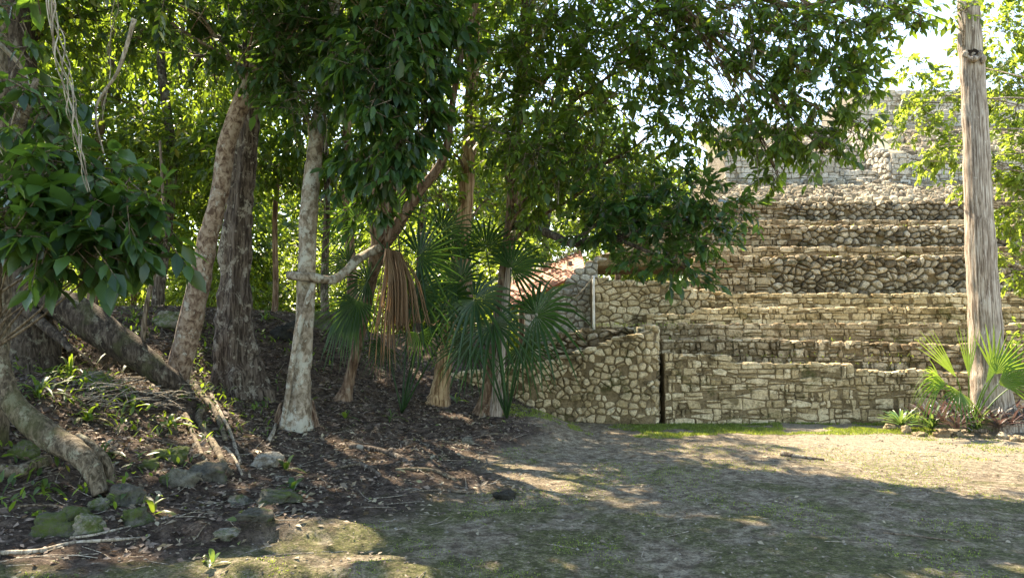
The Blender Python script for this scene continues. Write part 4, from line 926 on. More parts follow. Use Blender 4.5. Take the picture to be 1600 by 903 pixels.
for i, (px, Y, w, H, lean, lab) in enumerate(specs):
    x = PX(px, Y); z = gz(x, Y); t = thing('forest_tree', (x, Y, z), lab, 'tree', FB); rs = random.Random(i + 50)
    mb = MB(); tr = tube(mb, [(x, Y, z - .2, w / 2 * 1.3), (x + lean * .15, Y, z + 1, w / 2), (x + lean * .5 + rs.uniform(-.2, .2), Y, z + H * .4, w * .42), (x + lean + rs.uniform(-.3, .3), Y + .2, z + H * .7, w * .33), (x + lean * 1.3, Y, z + H, w * .15)], 9, 6, .15, seed=i); mb.build('trunk', M['bark_warm' if i % 2 else 'bark_dark'], t)
    bs = []
    for k in range(9):
        hh = rs.uniform(.32, 1.0) * H; rr = rs.uniform(.7, 1.3) * (Y / 16) ** .5
        bs.append(((x + lean * hh / H + rs.uniform(-1.6, 1.6), Y + rs.uniform(-1.0, 1.6), z + hh), (rr, rr, rr * .7), int(110 * rr * rr)))
    limbs_to(t, tr, bs, M['twig'], .02, seed=i)
    add_crown(t, bs, M['leaf_bright'] if i % 3 else M['leaf_mid'], .15 + .003 * Y, .45, 8, 200 + i, simple=True, twiglen=.35, twigs=False)
# undergrowth that closes the view at ground level
UG = 'bushes of the undergrowth beyond the crest'
ug_labels = ['far left', 'under the left bush', 'left of the thin sapling', 'left of the leaning tan trunk', 'right of the leaning tan trunk', 'behind the dark fluted trunk', 'right of the dark fluted trunk', 'left of the pale trunk', 'right of the pale trunk', 'behind the looped branch', 'behind the dry palm frond', 'behind the split bark trunk', 'behind the two toned trunk', 'left of the timber shelter']
for i, lab in enumerate(ug_labels):
    px = -20 + i * 64; Y = 19 + (i * 37 % 5); x = PX(px, Y); z = gz(x, Y); t = thing('undergrowth_bush', (x, Y, z), 'sunlit yellow-green bush beyond the crest, ' + lab, 'bush', UG); rs = random.Random(i)
    bs = [((x + rs.uniform(-.9, .9), Y + rs.uniform(-.6, .8), z + rs.uniform(.2, 3.2)), (rs.uniform(.6, 1.0),) * 2 + (rs.uniform(.5, .8),), 75) for k in range(7)]
    mb = MB(); tr = tube(mb, [(x, Y, z - .1, .05), (x + .1, Y, z + 1.5, .035), (x + rs.uniform(-.3, .3), Y, z + 3, .02)], 6, 4, .1); mb.build('stem', M['twig'], t)
    limbs_to(t, tr, bs, M['twig'], .012, seed=i)
    add_crown(t, bs, M['leaf_yellow'] if i % 2 else M['leaf_bright'], .17, .45, 8, 300 + i, simple=True, twiglen=.4, twigs=False)
# far wood closing the horizon
mb = MB(); rs = np.random.default_rng(99); nn_ = 80000
x = rs.uniform(-45, 16, nn_); y = 30 + rs.random(nn_) * 12; h = 7.5 + 4 * vnoise(x * .25, y * .1, 2); z = rs.random(nn_) ** .8 * h
kk = ~((x > 3) & (y < 33))
k2 = fbm(x * .35 + 9, z * .35, 6) > .30
kk &= k2; x, y, z = x[kk], y[kk], z[kk]
leaves_into(mb, np.stack([x, y, z], 1), rs.normal(size=(len(x), 3)), rs.normal(size=(len(x), 3)), rs.uniform(.3, .6, len(x)), rs.uniform(.16, .3, len(x)), rs.random(len(x)), True)
tag(mb.build('distant_wood', M['leaf_bright'], None), 'distant bright green wood closing the view behind the trees', 'wood', kind='stuff')

# ------------------------------------------------------------------ saplings and hanging vines
t = thing('sapling', G(222, 565), 'thin bare sapling stem left of the leaning tan trunk', 'sapling')
trunk_obj(t, [(220, 575, 9, 9.0), (226, 500, 8, 9.0), (234, 455, 7, 9.0), (248, 400, 6, 9.0), (255, 330, 5, 9.0), (250, 220, 4, 9.0)], M['twig'], n=7, name='stem')
def strands(label, top_, bot, Y, cnt, spread, r, seed, mat='vine', nm='hanging_vine', grp='vines hanging from the canopy'):
    rs = random.Random(seed); a = P(*top_, Y); b_ = P(*bot, Y); t = thing(nm, a, label, 'vine', grp)
    for k in range(cnt):
        ph = rs.uniform(0, 6.28); fr = rs.uniform(6, 13); pts = []
        nseg = 14
        for i in range(nseg + 1):
            u = i / nseg; w = spread * (math.sin(math.pi * min(1, u * 1.1) * .9 + .15)); c = a.lerp(b_, u)
            c += Vector((math.sin(ph + fr * u) * w, math.cos(ph + fr * u) * w, 0)) + Vector((rs.uniform(-.012, .012), rs.uniform(-.012, .012), 0)); pts.append((*c, r * (1 - .45 * u)))
            if i > nseg * rs.uniform(.75, 1.3): break
        mb = MB(); tube(mb, pts, 5, 3, 0); mb.build('strand', M[mat], t)
strands('twisted bunch of dry pale vine strands hanging at the upper left', (70, -40), (138, 300), 4.6, 7, .035, .0045, 1)
strands('thin brown hanging vine over the left flank of the pyramid', (1175, 40), (1186, 300), 8.4, 5, .03, .004, 2)
strands('thin vine bunch hanging right of the overhanging bough', (1262, 30), (1275, 210), 8.2, 4, .04, .004, 3)
strands('single vine dangling in front of the pale trunk', (515, 40), (508, 240), 8.8, 2, .02, .005, 4)
strands('dry vine tuft hanging under the two toned tree crown', (862, 190), (872, 320), 9.3, 8, .06, .003, 5)
strands('fine brown tangle hanging at the top centre', (845, -20), (850, 60), 9.0, 8, .07, .003, 6)
strands('slack vine hanging beside the leaning tan trunk', (186, -30), (160, 190), 7.5, 2, .03, .005, 7)
for k, (pts, lab) in enumerate([([(-10, 60), (40, 120), (20, 190), (12, 250)], 'bare forked branch at the upper left edge'), ([(210, 30), (185, 110), (150, 170), (162, 240)], 'thin crooked branch hanging above the left bush'), ([(600, 100), (680, 105), (770, 120), (850, 160)], 'thin pale branch crossing behind the big drooping leaves'), ([(730, 190), (800, 215), (900, 260), (980, 290)], 'pale bare branch sloping towards the pyramid')]):
    Y = 5.6 if k < 2 else 9.6; mb = MB(); pp = [P(a, b_, Y + .1 * i) for i, (a, b_) in enumerate(pts)]; tube(mb, [(*p, .018 - .004 * i) for i, p in enumerate(pp)], 7, 6, .15)
    tag(mb.build('bare_branch', M['vine'], None), lab, 'branch')

# ------------------------------------------------------------------ fan palms
def fan(mb, hub, d, nrm, Rr, spread, n_, droop, rs, rnd=.4, fuse=.36, ragged=.1):
    d = Vector(d).normalized(); nrm = Vector(nrm); nrm = (nrm - d * nrm.dot(d)).normalized(); s = d.cross(nrm); hub = Vector(hub)
    da = spread / n_; ts = [0.03, .25, fuse, .62, .82, .95, 1.0]
    for i in range(n_):
        a = -spread / 2 + (i + .5) * da; dd = d * math.cos(a) + s * math.sin(a); ss = s * math.cos(a) - d * math.sin(a)
        Ln = Rr * (.78 + .22 * math.cos(a * .6)) * (1 + rs.uniform(-ragged, ragged)); dr = droop * rs.uniform(.6, 1.5); tw = rs.uniform(-.3, .3); v = []
        for t_ in ts:
            wd = math.tan(da / 2) * Ln * (t_ if t_ < fuse else fuse * max(0, (1 - t_) / (1 - fuse)) ** .75) * .92
            c = hub + dd * Ln * t_ + Vector((0, 0, -1)) * dr * Ln * max(0, t_ - .3) ** 2 * 1.6 - nrm * .12 * Ln * t_ * (1 - math.cos(a * .5)) * -1
            up = nrm + ss * tw * t_
            v += [tuple(c - ss * wd + up * wd * .5), tuple(c - up * wd * .5), tuple(c + ss * wd + up * wd * .5)]
        f = []
        for j in range(len(ts) - 1): f += [(j * 3, j * 3 + 1, j * 3 + 4, j * 3 + 3), (j * 3 + 1, j * 3 + 2, j * 3 + 5, j * 3 + 4)]
        mb.add(v, f, min(.94, max(0, rnd + rs.uniform(-.25, .25))))
def frond(parent, base, hub, Rr, aim, nrm, mat, seed, spread=300, n_=30, droop=.3, rp=.008, rnd=.4, rag=.1, label=None):
    rs = random.Random(seed); base = Vector(base); hub = Vector(hub)
    mb = MB(); fan(mb, hub, aim, nrm, Rr, R(spread), n_, droop, rs, rnd, ragged=rag); o = mb.build('frond', mat, parent, smooth=False)
    if label: o['label'] = label
    mid = base.lerp(hub, .55) + Vector((0, 0, .07 * (hub - base).length))
    mb = MB(); tube(mb, [(*base, rp * 1.5), (*mid, rp), (*hub, rp * .8)], 6, 5); mb.build('petiole', mat, o)
PG = 'fan palms along the mound'
# palm in the tree fork with the dry frond
c0 = P(604, 392, 9.9)
t = thing('fan_palm', c0, 'fan palm in the tree fork with one big dry brown frond hanging down', 'palm', PG)
for k, (hx, hy, Y, r, ax, ay, az, sp_, dr, mt) in enumerate([(560, 350, 9.9, .62, -1, -.2, .6, 200, .25, 'palm'), (655, 400, 9.8, .75, 1, -.2, .5, 230, .2, 'palm'), (650, 455, 9.7, .7, 1, -.3, -.2, 220, .4, 'palm'), (560, 470, 9.9, .6, -.5, -.4, -.9, 190, .3, 'palm'), (610, 330, 10.1, .6, .1, .2, 1, 200, .2, 'palm'), (575, 440, 10.2, .6, -1, .3, -.3, 220, .4, 'palm'), (690, 360, 10.2, .6, 1, .3, .8, 220, .2, 'palm'), (545, 410, 10.3, .5, -1, .2, .1, 200, .3, 'palm')]):
    frond(t, c0, P(hx, hy, Y), r, (ax, ay, az), (0, -1, .5), M[mt], 400 + k, sp_, 19, dr)
rs = random.Random(31); mb = MB()
for k in range(64):   # the folded dry frond
    u = k / 63; x0 = 602 + u * 24; x1 = 588 + u * 66 + rs.uniform(-14, 14) + (rs.uniform(-20, 34) if rs.random() < .3 else 0); yb = 578 - max(0, u - .3) * 95 + rs.uniform(-80, 20); Yk = 9.45 + rs.uniform(-.16, .16); w = .007 + .008 * rs.random()
    q = [P(x0, 388 + u * 6, 9.6), P(x0 * .6 + x1 * .4 + 4, 440, Yk), P(x0 * .25 + x1 * .75, 505, Yk), P(x1, yb, Yk)]; v = []
    for j, p in enumerate(spline([tuple(p) for p in q], 3)):
        ww = w * (.5, .8, 1, 1.1, 1.1, 1, .85, .6, .4, .15)[j]; v += [(p[0] - ww, p[1] + .01 * (k % 2), p[2]), (p[0], p[1] - ww * .8, p[2]), (p[0] + ww, p[1] + .01 * (k % 3), p[2])]
    f = []
    for j in range(9): f += [(j * 3, j * 3 + 1, j * 3 + 4, j * 3 + 3), (j * 3 + 1, j * 3 + 2, j * 3 + 5, j * 3 + 4)]
    mb.add(v, f, rs.random() * .9)
o = mb.build('frond', M['palm_dead'], t, smooth=False); o['label'] = 'dry brown frond hanging down'
mb = MB(); 
for k in range(16):
    u = k / 15; q = [P(566 - u * 30, 470, 10.0), P(560 - u * 45, 520, 9.9), P(556 - u * 55 + rs.uniform(-4, 4), 575 + rs.uniform(-25, 10), 9.9)]; v = []
    for j, p in enumerate(q): ww = (.012, .014, .003)[j]; v += [(p.x - ww, p.y, p.z), (p.x + ww, p.y - .01, p.z)]
    mb.add(v, [(0, 1, 3, 2), (2, 3, 5, 4)], rs.random() * .9)
mb.build('frond', M['palm'], t, smooth=False)
# low palm with long dark stalks
c0 = G(628, 648)
t = thing('fan_palm', c0, 'low fan palm with long dark stalks between the dry frond and the bare-wood trunk', 'palm', PG)
for k, (hx, hy, Y, r, ax, ay, az, sp_, dr) in enumerate([(742, 468, 9.6, .75, .7, -.5, -.3, 300, .55), (655, 520, 9.8, .45, .2, -.4, -.9, 220, .3), (668, 500, 10.6, .65, .4, .2, .3, 280, .3), (600, 540, 10.3, .4, -.5, -.2, -.5, 220, .4), (640, 470, 10.7, .6, -.1, .1, 1, 260, .3), (700, 470, 10.2, .7, .4, -.2, .5, 280, .4)]):
    frond(t, c0 + Vector((0, 0, .02)), P(hx, hy, Y), r, (ax, ay, az), (-.1, -1, .5), M['palm'], 420 + k, sp_, 21, dr, .011, .35)
# palm before the rubble wall
c0 = G(792, 655)
t = thing('fan_palm', c0, 'fan palm with arching fronds in front of the rounded rubble wall', 'palm', PG)
for k, (hx, hy, Y, r, ax, ay, az, sp_, dr) in enumerate([(838, 492, 9.9, .85, .9, -.35, .5, 290, .55), (798, 420, 10.2, .8, .8, .1, .75, 230, .35), (720, 440, 10.2, .75, -.5, -.4, .4, 280, .4), (770, 505, 9.7, .8, .2, -.6, -.6, 260, .6), (760, 390, 10.5, .7, .1, .2, 1, 240, .3), (735, 540, 10.0, .6, -.7, -.4, -.5, 240, .5), (815, 540, 10.1, .6, .8, -.3, -.6, 220, .5), (705, 400, 10.4, .7, -.3, .2, .9, 240, .3)]):
    frond(t, c0 + Vector((0, 0, .02)), P(hx, hy, Y), r, (ax, ay, az), (-.1, -1, .55), M['palm'], 440 + k, sp_, 23, dr, .011, .45)
# sunlit palm beside the tall straight trunk
c0 = Vector((PX(1510, 10.7), 10.7, .03))
t = thing('fan_palm', c0, 'bright sunlit fan palm with stiff split fronds at the foot of the tall straight trunk', 'palm', PG)
for k, (hx, hy, Y, r, ax, ay, az, sp_, dr, rn) in enumerate([(1495, 590, 10.5, .85, -.8, -.1, 1, 34, .05, .45), (1478, 598, 10.4, .62, -1, -.3, .1, 80, .9, .93), (1514, 590, 10.4, .72, .0, .0, 1, 34, .05, .7), (1540, 600, 10.3, .6, .5, .0, 1, 30, .05, .9), (1553, 585, 10.4, .75, .45, -.1, 1, 110, .1, .6), (1500, 612, 10.3, .45, -.4, -.4, -.5, 170, .5, .5), (1560, 600, 10.3, .6, .8, -.2, .3, 100, .6, .55), (1585, 600, 10.6, .7, .6, -.1, .7, 120, .2, .5), (1470, 600, 10.5, .55, -.6, -.3, .2, 120, .5, .6)]):
    frond(t, c0, P(hx, hy, Y), r, (ax, ay, az), (.1, -1, .3), M['palm_light'], 460 + k, sp_, 7 if sp_ < 60 else 13, dr, .010, rn)

# ------------------------------------------------------------------ small plants
def strap(mb, base, d, L, w, arch, rnd):
    d = Vector(d).normalized(); h = Vector((d.x, d.y, 0)); h = h.normalized() if h.length > .01 else Vector((1, 0, 0)); s = h.cross(Vector((0, 0, 1))).normalized(); v = []
    for j, (t_, ww) in enumerate(((0, .55), (.25, .9), (.5, 1), (.75, .8), (.92, .4), (1, .05))):
        c = Vector(base) + d * L * t_ + (h * .25 - Vector((0, 0, 1))) * arch * L * t_ * t_; v += [tuple(c - s * w * ww / 2 + Vector((0, 0, w * .15))), tuple(c), tuple(c + s * w * ww / 2 + Vector((0, 0, w * .15)))]
    f = []
    for j in range(5): f += [(j * 3, j * 3 + 1, j * 3 + 4, j * 3 + 3), (j * 3 + 1, j * 3 + 2, j * 3 + 5, j * 3 + 4)]
    mb.add(v, f, rnd)
def rosette(nm, loc, label, cat, grp, mat, nleaf, L, w, seed, tall=.6, arch=.35):
    rs = random.Random(seed); t = thing(nm, loc, label, cat, grp); loc = Vector(loc)
    for k in range(nleaf):
        an = k * 2.4 + rs.uniform(-.2, .2); el = tall * (1 - .75 * (1 - k / nleaf)) * 1.9
        d = Vector((math.cos(an) * math.cos(el), math.sin(an) * math.cos(el), math.sin(el) + .15)); mb = MB()
        strap(mb, loc + Vector((math.cos(an), math.sin(an), 0)) * .012 + Vector((0, 0, .03 * k / nleaf)), d, L * rs.uniform(.75, 1.1), w * rs.uniform(.8, 1.1), arch * rs.uniform(.5, 1.4), rs.random())
        mb.build('leaf', mat, t)
    return t
RG = 'striped green rosettes at the edge of the bed'
for (px, py_, lab, n_, L) in [(1408, 676, 'bright green rosette at the left end of the plant bed', 30, .33), (1456, 681, 'striped green rosette right of the brightest one, before the purple plants', 30, .32), (1526, 683, 'spiky green rosette standing alone in front of the purple plants', 26, .33), (1432, 672, 'green rosette squeezed between the two leftmost rosettes', 20, .26)]:
    g = G(px, py_ - 4); g.z += .06; rosette('green_rosette', g, lab, 'plant', RG, M['rosette_green'], n_, L * 1.25, .044, int(px), .62)
PGp = 'purple rosettes massed round the tall trunk'
PURL = ['purple rosette at the upper left of the mass, just behind the brightest green one', 'purple rosette under the drooping palm frond, left part of the mass', 'purple rosette below the stiff upright palm frond', 'front purple rosette right beside the striped green rosette', 'front purple rosette between the striped and the lone spiky green rosettes', 'purple rosette directly left of the tall trunk base', 'purple rosette directly behind the lone spiky green rosette', 'purple rosette directly in front of the tall trunk', 'purple rosette touching the left side of the tall trunk', 'purple rosette touching the right side of the tall trunk', 'front purple rosette right of the lone spiky green one', 'purple rosette in the right part of the mass, above the edging stones', 'frontmost purple rosette at the right edge of the picture', 'purple rosette just beyond the right edge, behind the front one', 'frontmost purple rosette right below the tall trunk', 'frontmost purple rosette left of the lone spiky green rosette', 'purple rosette behind the palm at the right of the trunk', 'hindmost purple rosette at the right edge of the picture', 'hindmost purple rosette against the low wall, left of the trunk', 'leftmost purple rosette, against the low wall']
pur = [(1445, 650), (1466, 640), (1490, 645), (1470, 662), (1500, 668), (1512, 650), (1530, 660), (1550, 664), (1535, 640), (1560, 650), (1575, 668), (1592, 655), (1605, 670), (1618, 650), (1555, 676), (1490, 676), (1580, 640), (1600, 640), (1480, 625), (1440, 640)]
for k, (px, py_) in enumerate(pur):
    Y = 10.35 + (676 - py_) / 36 * .75; x = PX(px, Y); loc = (x, Y, max(.02, gz(x, Y)) + .1 + .12 * (Y - 10.3))
    rosette('purple_rosette', loc, PURL[k], 'plant', PGp, M['rosette_purple'], 18, .36, .04, 600 + k, .6)

# --- rocks
def rock(px, py_, w, h, label, mat, seed, grp=None, dz=0.0, nm='rock'):
    g = G(px, py_); s = g.y / F; rx = w * s / 2; rz = h * s / 2; ry = rx * .8; mb = MB(); rs = random.Random(seed)
    v = []; nu, nv = 30, 20
    for i in range(nv + 1):
        th = math.pi * i / nv
        for j in range(nu):
            ph = 2 * math.pi * j / nu; d = Vector((math.sin(th) * math.cos(ph), math.sin(th) * math.sin(ph), math.cos(th)))
            k = 1 + .5 * mnoise.noise(d * 1.3 + Vector((seed * 3.1, 0, 0))) - .3 * abs(mnoise.noise(d * 2.6 + Vector((seed, 7, 0)))) + .16 * mnoise.noise(d * 5 + Vector((seed, 7, 0))) + .1 * mnoise.noise(d * 12 + Vector((seed, 7, 0)))
            q = [abs(c) ** .75 * (1 if c >= 0 else -1) for c in d]
            v.append((g.x + q[0] * rx * k, g.y + ry * .6 + q[1] * ry * k, g.z + rz * .35 + q[2] * rz * k + dz))
    f = [(i * nu + j, i * nu + (j + 1) % nu, (i + 1) * nu + (j + 1) % nu, (i + 1) * nu + j) for i in range(nv) for j in range(nu)]
    mb.add(v, [a[::-1] for a in f], rs.random()); o = mb.build(nm, mat, None); tag(o, label, 'rock', grp)
RK = 'mossy rocks strewn at the foot of the mound'
for k, a in enumerate([(88, 836, 86, 46, 'largest mossy rock at the lower left, beside the long stick', 'rock'), (135, 832, 44, 34, 'dark mossy rock just right of the largest one', 'rock'), (192, 786, 56, 40, 'angular mossy rock below the tip of the sinuous root', 'rock'), (208, 822, 44, 36, 'rounded rock with bright green moss right of the dark one', 'rock'), (150, 800, 30, 22, 'small mossy rock between the big root and the mossy trio', 'rock'),
                       (415, 728, 44, 24, 'pale flat rock in the sun patch below the pale trunk', 'rock_pale'), (262, 718, 52, 24, 'mossy slab among the sunlit litter left of the root tangle', 'rock'), (318, 752, 56, 34, 'mossy rock at the lower end of the root tangle', 'rock'), (280, 760, 50, 36, 'mossy rock left of the root tangle end', 'rock'),
                       (788, 782, 32, 20, 'single small black rock alone on the open ground', 'rock_dark'), (730, 694, 20, 12, 'little mossy stone at the right foot of the mound', 'rock'), (30, 716, 44, 34, 'grey rock half hidden under the big root at the left edge', 'rock'),
                       (430, 785, 60, 24, 'low mossy ledge stone in the dark litter at centre left', 'rock'), (395, 815, 50, 22, 'flat mossy stone above the mossy hump', 'rock'), (265, 512, 56, 34, 'dark boulder on the crest left of the leaning trunk', 'rock'), (450, 530, 60, 36, 'dark hollow boulder between the fluted and the pale trunk', 'rock_dark'), (150, 600, 40, 26, 'brown stone on the slope below the plank buttress', 'rock'), (500, 512, 60, 34, 'dark boulder on the crest right of the pale trunk', 'rock'),
                       (370, 790, 34, 18, 'small mossy stone between the ledge and the root tangle', 'rock'), (345, 840, 44, 14, 'flat stone sunk in moss near the bottom edge', 'rock'), (230, 735, 30, 18, 'small stone in the litter right of the sinuous root', 'rock')]):
    rock(*a[:5], M[a[5]], k + 1, RK if a[5] == 'rock' else None)
EG = 'stones edging the plant bed'
for k, (px, py_, w, h) in enumerate([(1392, 672, 18, 12), (1418, 678, 14, 17), (1440, 682, 20, 10), (1476, 684, 28, 16), (1500, 682, 14, 10), (1545, 686, 16, 10), (1570, 686, 18, 13), (1594, 690, 24, 14), (1614, 692, 24, 14)]):
    rock(px, py_, w, h, ['pale edging stone at the far left end of the bed', 'upright edging stone below the brightest rosette', 'edging stone between the two left green rosettes', 'largest tan edging stone, left of the lone spiky rosette', 'small edging stone touching the lone spiky rosette', 'edging stone right of the lone spiky rosette', 'edging stone before the right purple plants', 'edging stone at the right edge of the picture', 'edging stone just beyond the right edge of the picture'][k], M['stone_old'], 40 + k, EG)

# --- roots and fallen sticks on the ground
def ground_stick(pts, w0, w1, label, mat, cat='stick', nm='fallen_stick', seed=0, lift=.0, grp=None):
    pp = []
    for i, (a, b_) in enumerate(pts):
        g = G(a, b_); u = i / max(1, len(pts) - 1); w = (w0 + (w1 - w0) * u) * g.y / F / 2; pp.append((g.x, g.y, g.z + w * .55 + lift, w))
    mb = MB(); tube(mb, pp, 9, 5, .22, seed=seed); o = mb.build(nm, mat, None); tag(o, label, cat, grp); return o
ST = 'sticks and roots lying on the ground'
for k, (pts, a, b_, lab, mt) in enumerate([
    ([(545, 700), (575, 704), (610, 712), (632, 722), (645, 732)], 9, 7, 'dark curved surface root in the middle of the bare soil', 'bark_dark'),
    ([(518, 736), (545, 730), (563, 727)], 4, 5, 'pale short root left of the dark kinked stick', 'bark_root'), ([(563, 726), (580, 736), (595, 744)], 7, 5, 'dark kinked stick joined to the pale short root', 'bark_dark'),
    ([(618, 735), (650, 737), (680, 738), (712, 751)], 5, 6, 'long pale root right of the kinked stick', 'bark_root'), ([(720, 715), (740, 718), (750, 723)], 5, 3, 'short grey stick near the foot of the two-toned tree', 'bark_root'),
    ([(690, 692), (715, 694), (735, 695)], 4, 3, 'thin stick beside the little mossy stone', 'bark_root'), ([(1222, 712), (1245, 716), (1288, 720)], 9, 4, 'dark stick lying in the open before the low wall', 'bark_dark'),
    ([(-10, 868), (60, 862), (110, 852), (160, 850), (220, 842)], 8, 4, 'long thin pale stick along the bottom left', 'vine'), ([(110, 842), (150, 838), (210, 822)], 5, 3, 'thin twig resting near the largest mossy rock', 'vine'),
    ([(-10, 800), (50, 793), (95, 795), (110, 812)], 5, 3, 'thin arched twig left of the largest mossy rock', 'twig'), ([(0, 745), (30, 742), (55, 732), (76, 728)], 22, 20, 'thick cut log with a knot below the big root', 'bark_root'),
    ([(300, 600), (320, 625), (340, 655), (352, 690)], 10, 8, 'sunlit root running down from the leaning trunk', 'bark_root'), ([(318, 640), (310, 660), (330, 690), (350, 730), (360, 745)], 12, 9, 'thick twisted root at the heart of the root tangle', 'bark_root'),
    ([(330, 620), (345, 650), (360, 680), (375, 725)], 7, 5, 'thin root on the right side of the root tangle', 'vine'), ([(350, 700), (365, 715), (378, 745)], 5, 4, 'short pale root at the lower end of the tangle', 'vine'),
    ([(290, 650), (305, 690), (318, 720)], 8, 6, 'root on the left side of the root tangle', 'bark_root'), ([(300, 735), (320, 728), (345, 735)], 9, 8, 'knotted root crossing the foot of the tangle', 'bark_root'),
    ([(420, 690), (428, 675), (432, 660)], 7, 4, 'stub of root standing at the left foot of the pale trunk', 'vine'), ([(640, 770), (680, 768), (740, 772)], 3, 3, 'long thin dark twig on the bare soil', 'twig'),
    ([(585, 668), (592, 680), (596, 690)], 6, 5, 'short dark root stub above the curved surface root', 'bark_dark'), ([(640, 715), (700, 712)], 3, 2, 'straight thin twig above the long pale root', 'twig'), ([(430, 750), (460, 757), (485, 765)], 9, 6, 'dark root at the left of the sun patch', 'bark_dark'),
    ([(1380, 835), (1440, 840), (1500, 850)], 3, 3, 'faint thin root line at the lower right', 'twig'), ([(60, 470), (110, 540), (160, 590)], 5, 3, 'slim dead stem leaning on the slope at left', 'twig')]):
    ground_stick(pts, a, b_, lab, M[mt], seed=k, grp=ST)
# dead twig heap, left
mb = MB(); rs = random.Random(77)
for k in range(110):
    g = G(rs.uniform(130, 300), rs.uniform(590, 650)); an = rs.gauss(.2, .7); L = rs.uniform(.2, .7); a = g + Vector((0, 0, rs.uniform(.0, .16))); d = Vector((math.cos(an), math.sin(an), rs.uniform(-.15, .3))) * L
    tube(mb, [(*(a - d / 2), .005), (*(a + Vector((0, 0, rs.uniform(-.02, .08)))), .0045), (*(a + d / 2), .002)], 4, 4)
tag(mb.build('twig_heap', M['vine'], None), 'heap of pale dead twigs in the sun left of the leaning trunk', 'twigs', kind='stuff')

# seedlings and broad strap plants
SD = 'seedlings sprouting from the litter'
def seedling(px, py_, L, w, nleaf, lab, seed, mat='leaf_bright', tall=1.0, arch=.8):
    g = G(px, py_); rosette('seedling', g, lab, 'plant', SD, M[mat], nleaf, L, w, seed, tall, arch)
for k, a in enumerate([(240, 806, .36, .05, 4, 'bright drooping strap-leaved seedling at the lower left'), (447, 735, .22, .055, 5, 'two-leaved seedling above the sun patch'), (455, 770, .2, .05, 9, 'low clump of drooping leaves at the left of the sun patch', 'leaf_dark'), (160, 715, .3, .09, 5, 'seedling in front of the big root', 'leaf_dark'), (265, 668, .34, .06, 8, 'glossy strap-leaved plant beside the root tangle', 'leaf_mid'), (20, 660, .35, .09, 6, 'broad-leaved plant growing on the big root at the left edge', 'leaf_dark'),
                       (60, 620, .5, .04, 16, 'grassy palm seedling behind the big root', 'leaf_mid'), (110, 590, .5, .035, 16, 'tuft of narrow leaves below the plank buttress', 'leaf_mid'), (205, 575, .3, .07, 9, 'sunlit leafy seedling below the buttress', 'leaf_bright'), (232, 578, .3, .07, 9, 'pale green leafy seedling right beside the thin sapling', 'leaf_yellow'), (415, 500, .35, .04, 8, 'small dark plant on the crest by the fluted trunk', 'leaf_mid'),
                       (208, 640, .3, .07, 6, 'seedling with folded pale leaf in the twig heap', 'leaf_bright'), (540, 655, .2, .06, 5, 'bright seedling right of the pale trunk', 'leaf_bright'), (610, 655, .26, .04, 6, 'bright thin seedling just left of the dark palm stalks', 'leaf_bright'), (712, 628, .26, .08, 5, 'yellow-green seedling between the bare-wood trunk and the two-toned tree', 'leaf_yellow'), (90, 500, .45, .1, 6, 'big-leaved plant in the dark under the bush', 'leaf_dark'),
                       (70, 770, .2, .05, 6, 'little seedling under the cut log', 'leaf_bright'), (60, 690, .26, .07, 6, 'dark-leaved seedling at the hollow of the big root', 'leaf_mid'), (135, 660, .3, .05, 10, 'leafy seedling above the big root', 'leaf_mid'), (340, 600, .25, .05, 6, 'small plant at the foot of the fluted trunk', 'leaf_mid'), (20, 560, .5, .08, 8, 'shaded plant behind the left trunk', 'leaf_dark'), (180, 560, .4, .03, 14, 'grassy tuft on the dark slope', 'leaf_mid'), (210, 500, .35, .03, 12, 'grass tuft on the crest by the sapling', 'leaf_mid'), (60, 810, .16, .04, 5, 'tiny seedling above the largest mossy rock', 'leaf_mid'),
                       (330, 885, .14, .04, 6, 'tiny bright plant near the bottom edge', 'leaf_bright'), (690, 560, .4, .06, 8, 'leafy seedling behind the bare-wood trunk', 'leaf_mid'), (400, 640, .2, .04, 6, 'small plant between the fluted and the pale trunk', 'leaf_mid')]):
    seedling(*a[:6], 700 + k, a[6] if len(a) > 6 else 'leaf_bright')

# ------------------------------------------------------------------ litter, grass, pebbles
def scatter(nm, mat, cnt, xr, yr, dens, Lr, ratio, seed, lab, cat, up=.35, lift=.006):
    rs = np.random.default_rng(seed); x = rs.uniform(*xr, cnt); y = rs.uniform(*yr, cnt); k = rs.random(cnt) < dens(x, y); x, y = x[k], y[k]
    z = ground(x, y) + lift + rs.random(len(x)) * .012; an = rs.uniform(0, 6.28, len(x)); L = rs.uniform(*Lr, len(x)) * (1 - .5 * rs.random(len(x)))
    D = np.stack([np.cos(an), np.sin(an), rs.normal(0, up * .5, len(x))], 1); U = np.stack([rs.normal(0, up, len(x)), rs.normal(0, up, len(x)), np.ones(len(x))], 1)
    Pb = np.stack([x, y, z], 1) - D * L[:, None] / 2; mb = MB(); leaves_into(mb, Pb, D, U, L, L * ratio, rs.random(len(x)), True)
    tag(mb.build(nm, mat, None), lab, cat, kind='stuff')
scatter('leaf_litter', M['litter'], 60000, (-9, 2.0), (4.2, 13.5), lambda x, y: soilmask(x, y) * (.1 + .6 * np.clip(ground(x, y, False) * 2.2, 0, 1)), (.03, .1), .5, 1, 'brown dry leaf litter covering the shaded mound', 'leaf litter', .5, .01)
scatter('fallen_leaves', M['litter_pale'], 9000, (-3, 7), (3.5, 11.6), lambda x, y: .28 + .2 * soilmask(x, y), (.02, .075), .5, 2, 'small pale fallen leaves scattered over the open ground', 'fallen leaves', .4)
scatter('soil_crumbs', M['litter'], 30000, (-5, 7), (3.5, 11.6), lambda x, y: .5 * (fbm(x * 1.2, y * 1.2, 8) > .5) + .12, (.01, .028), .7, 3, 'dark crumbs and bits of bark on the bare soil', 'debris', .6)
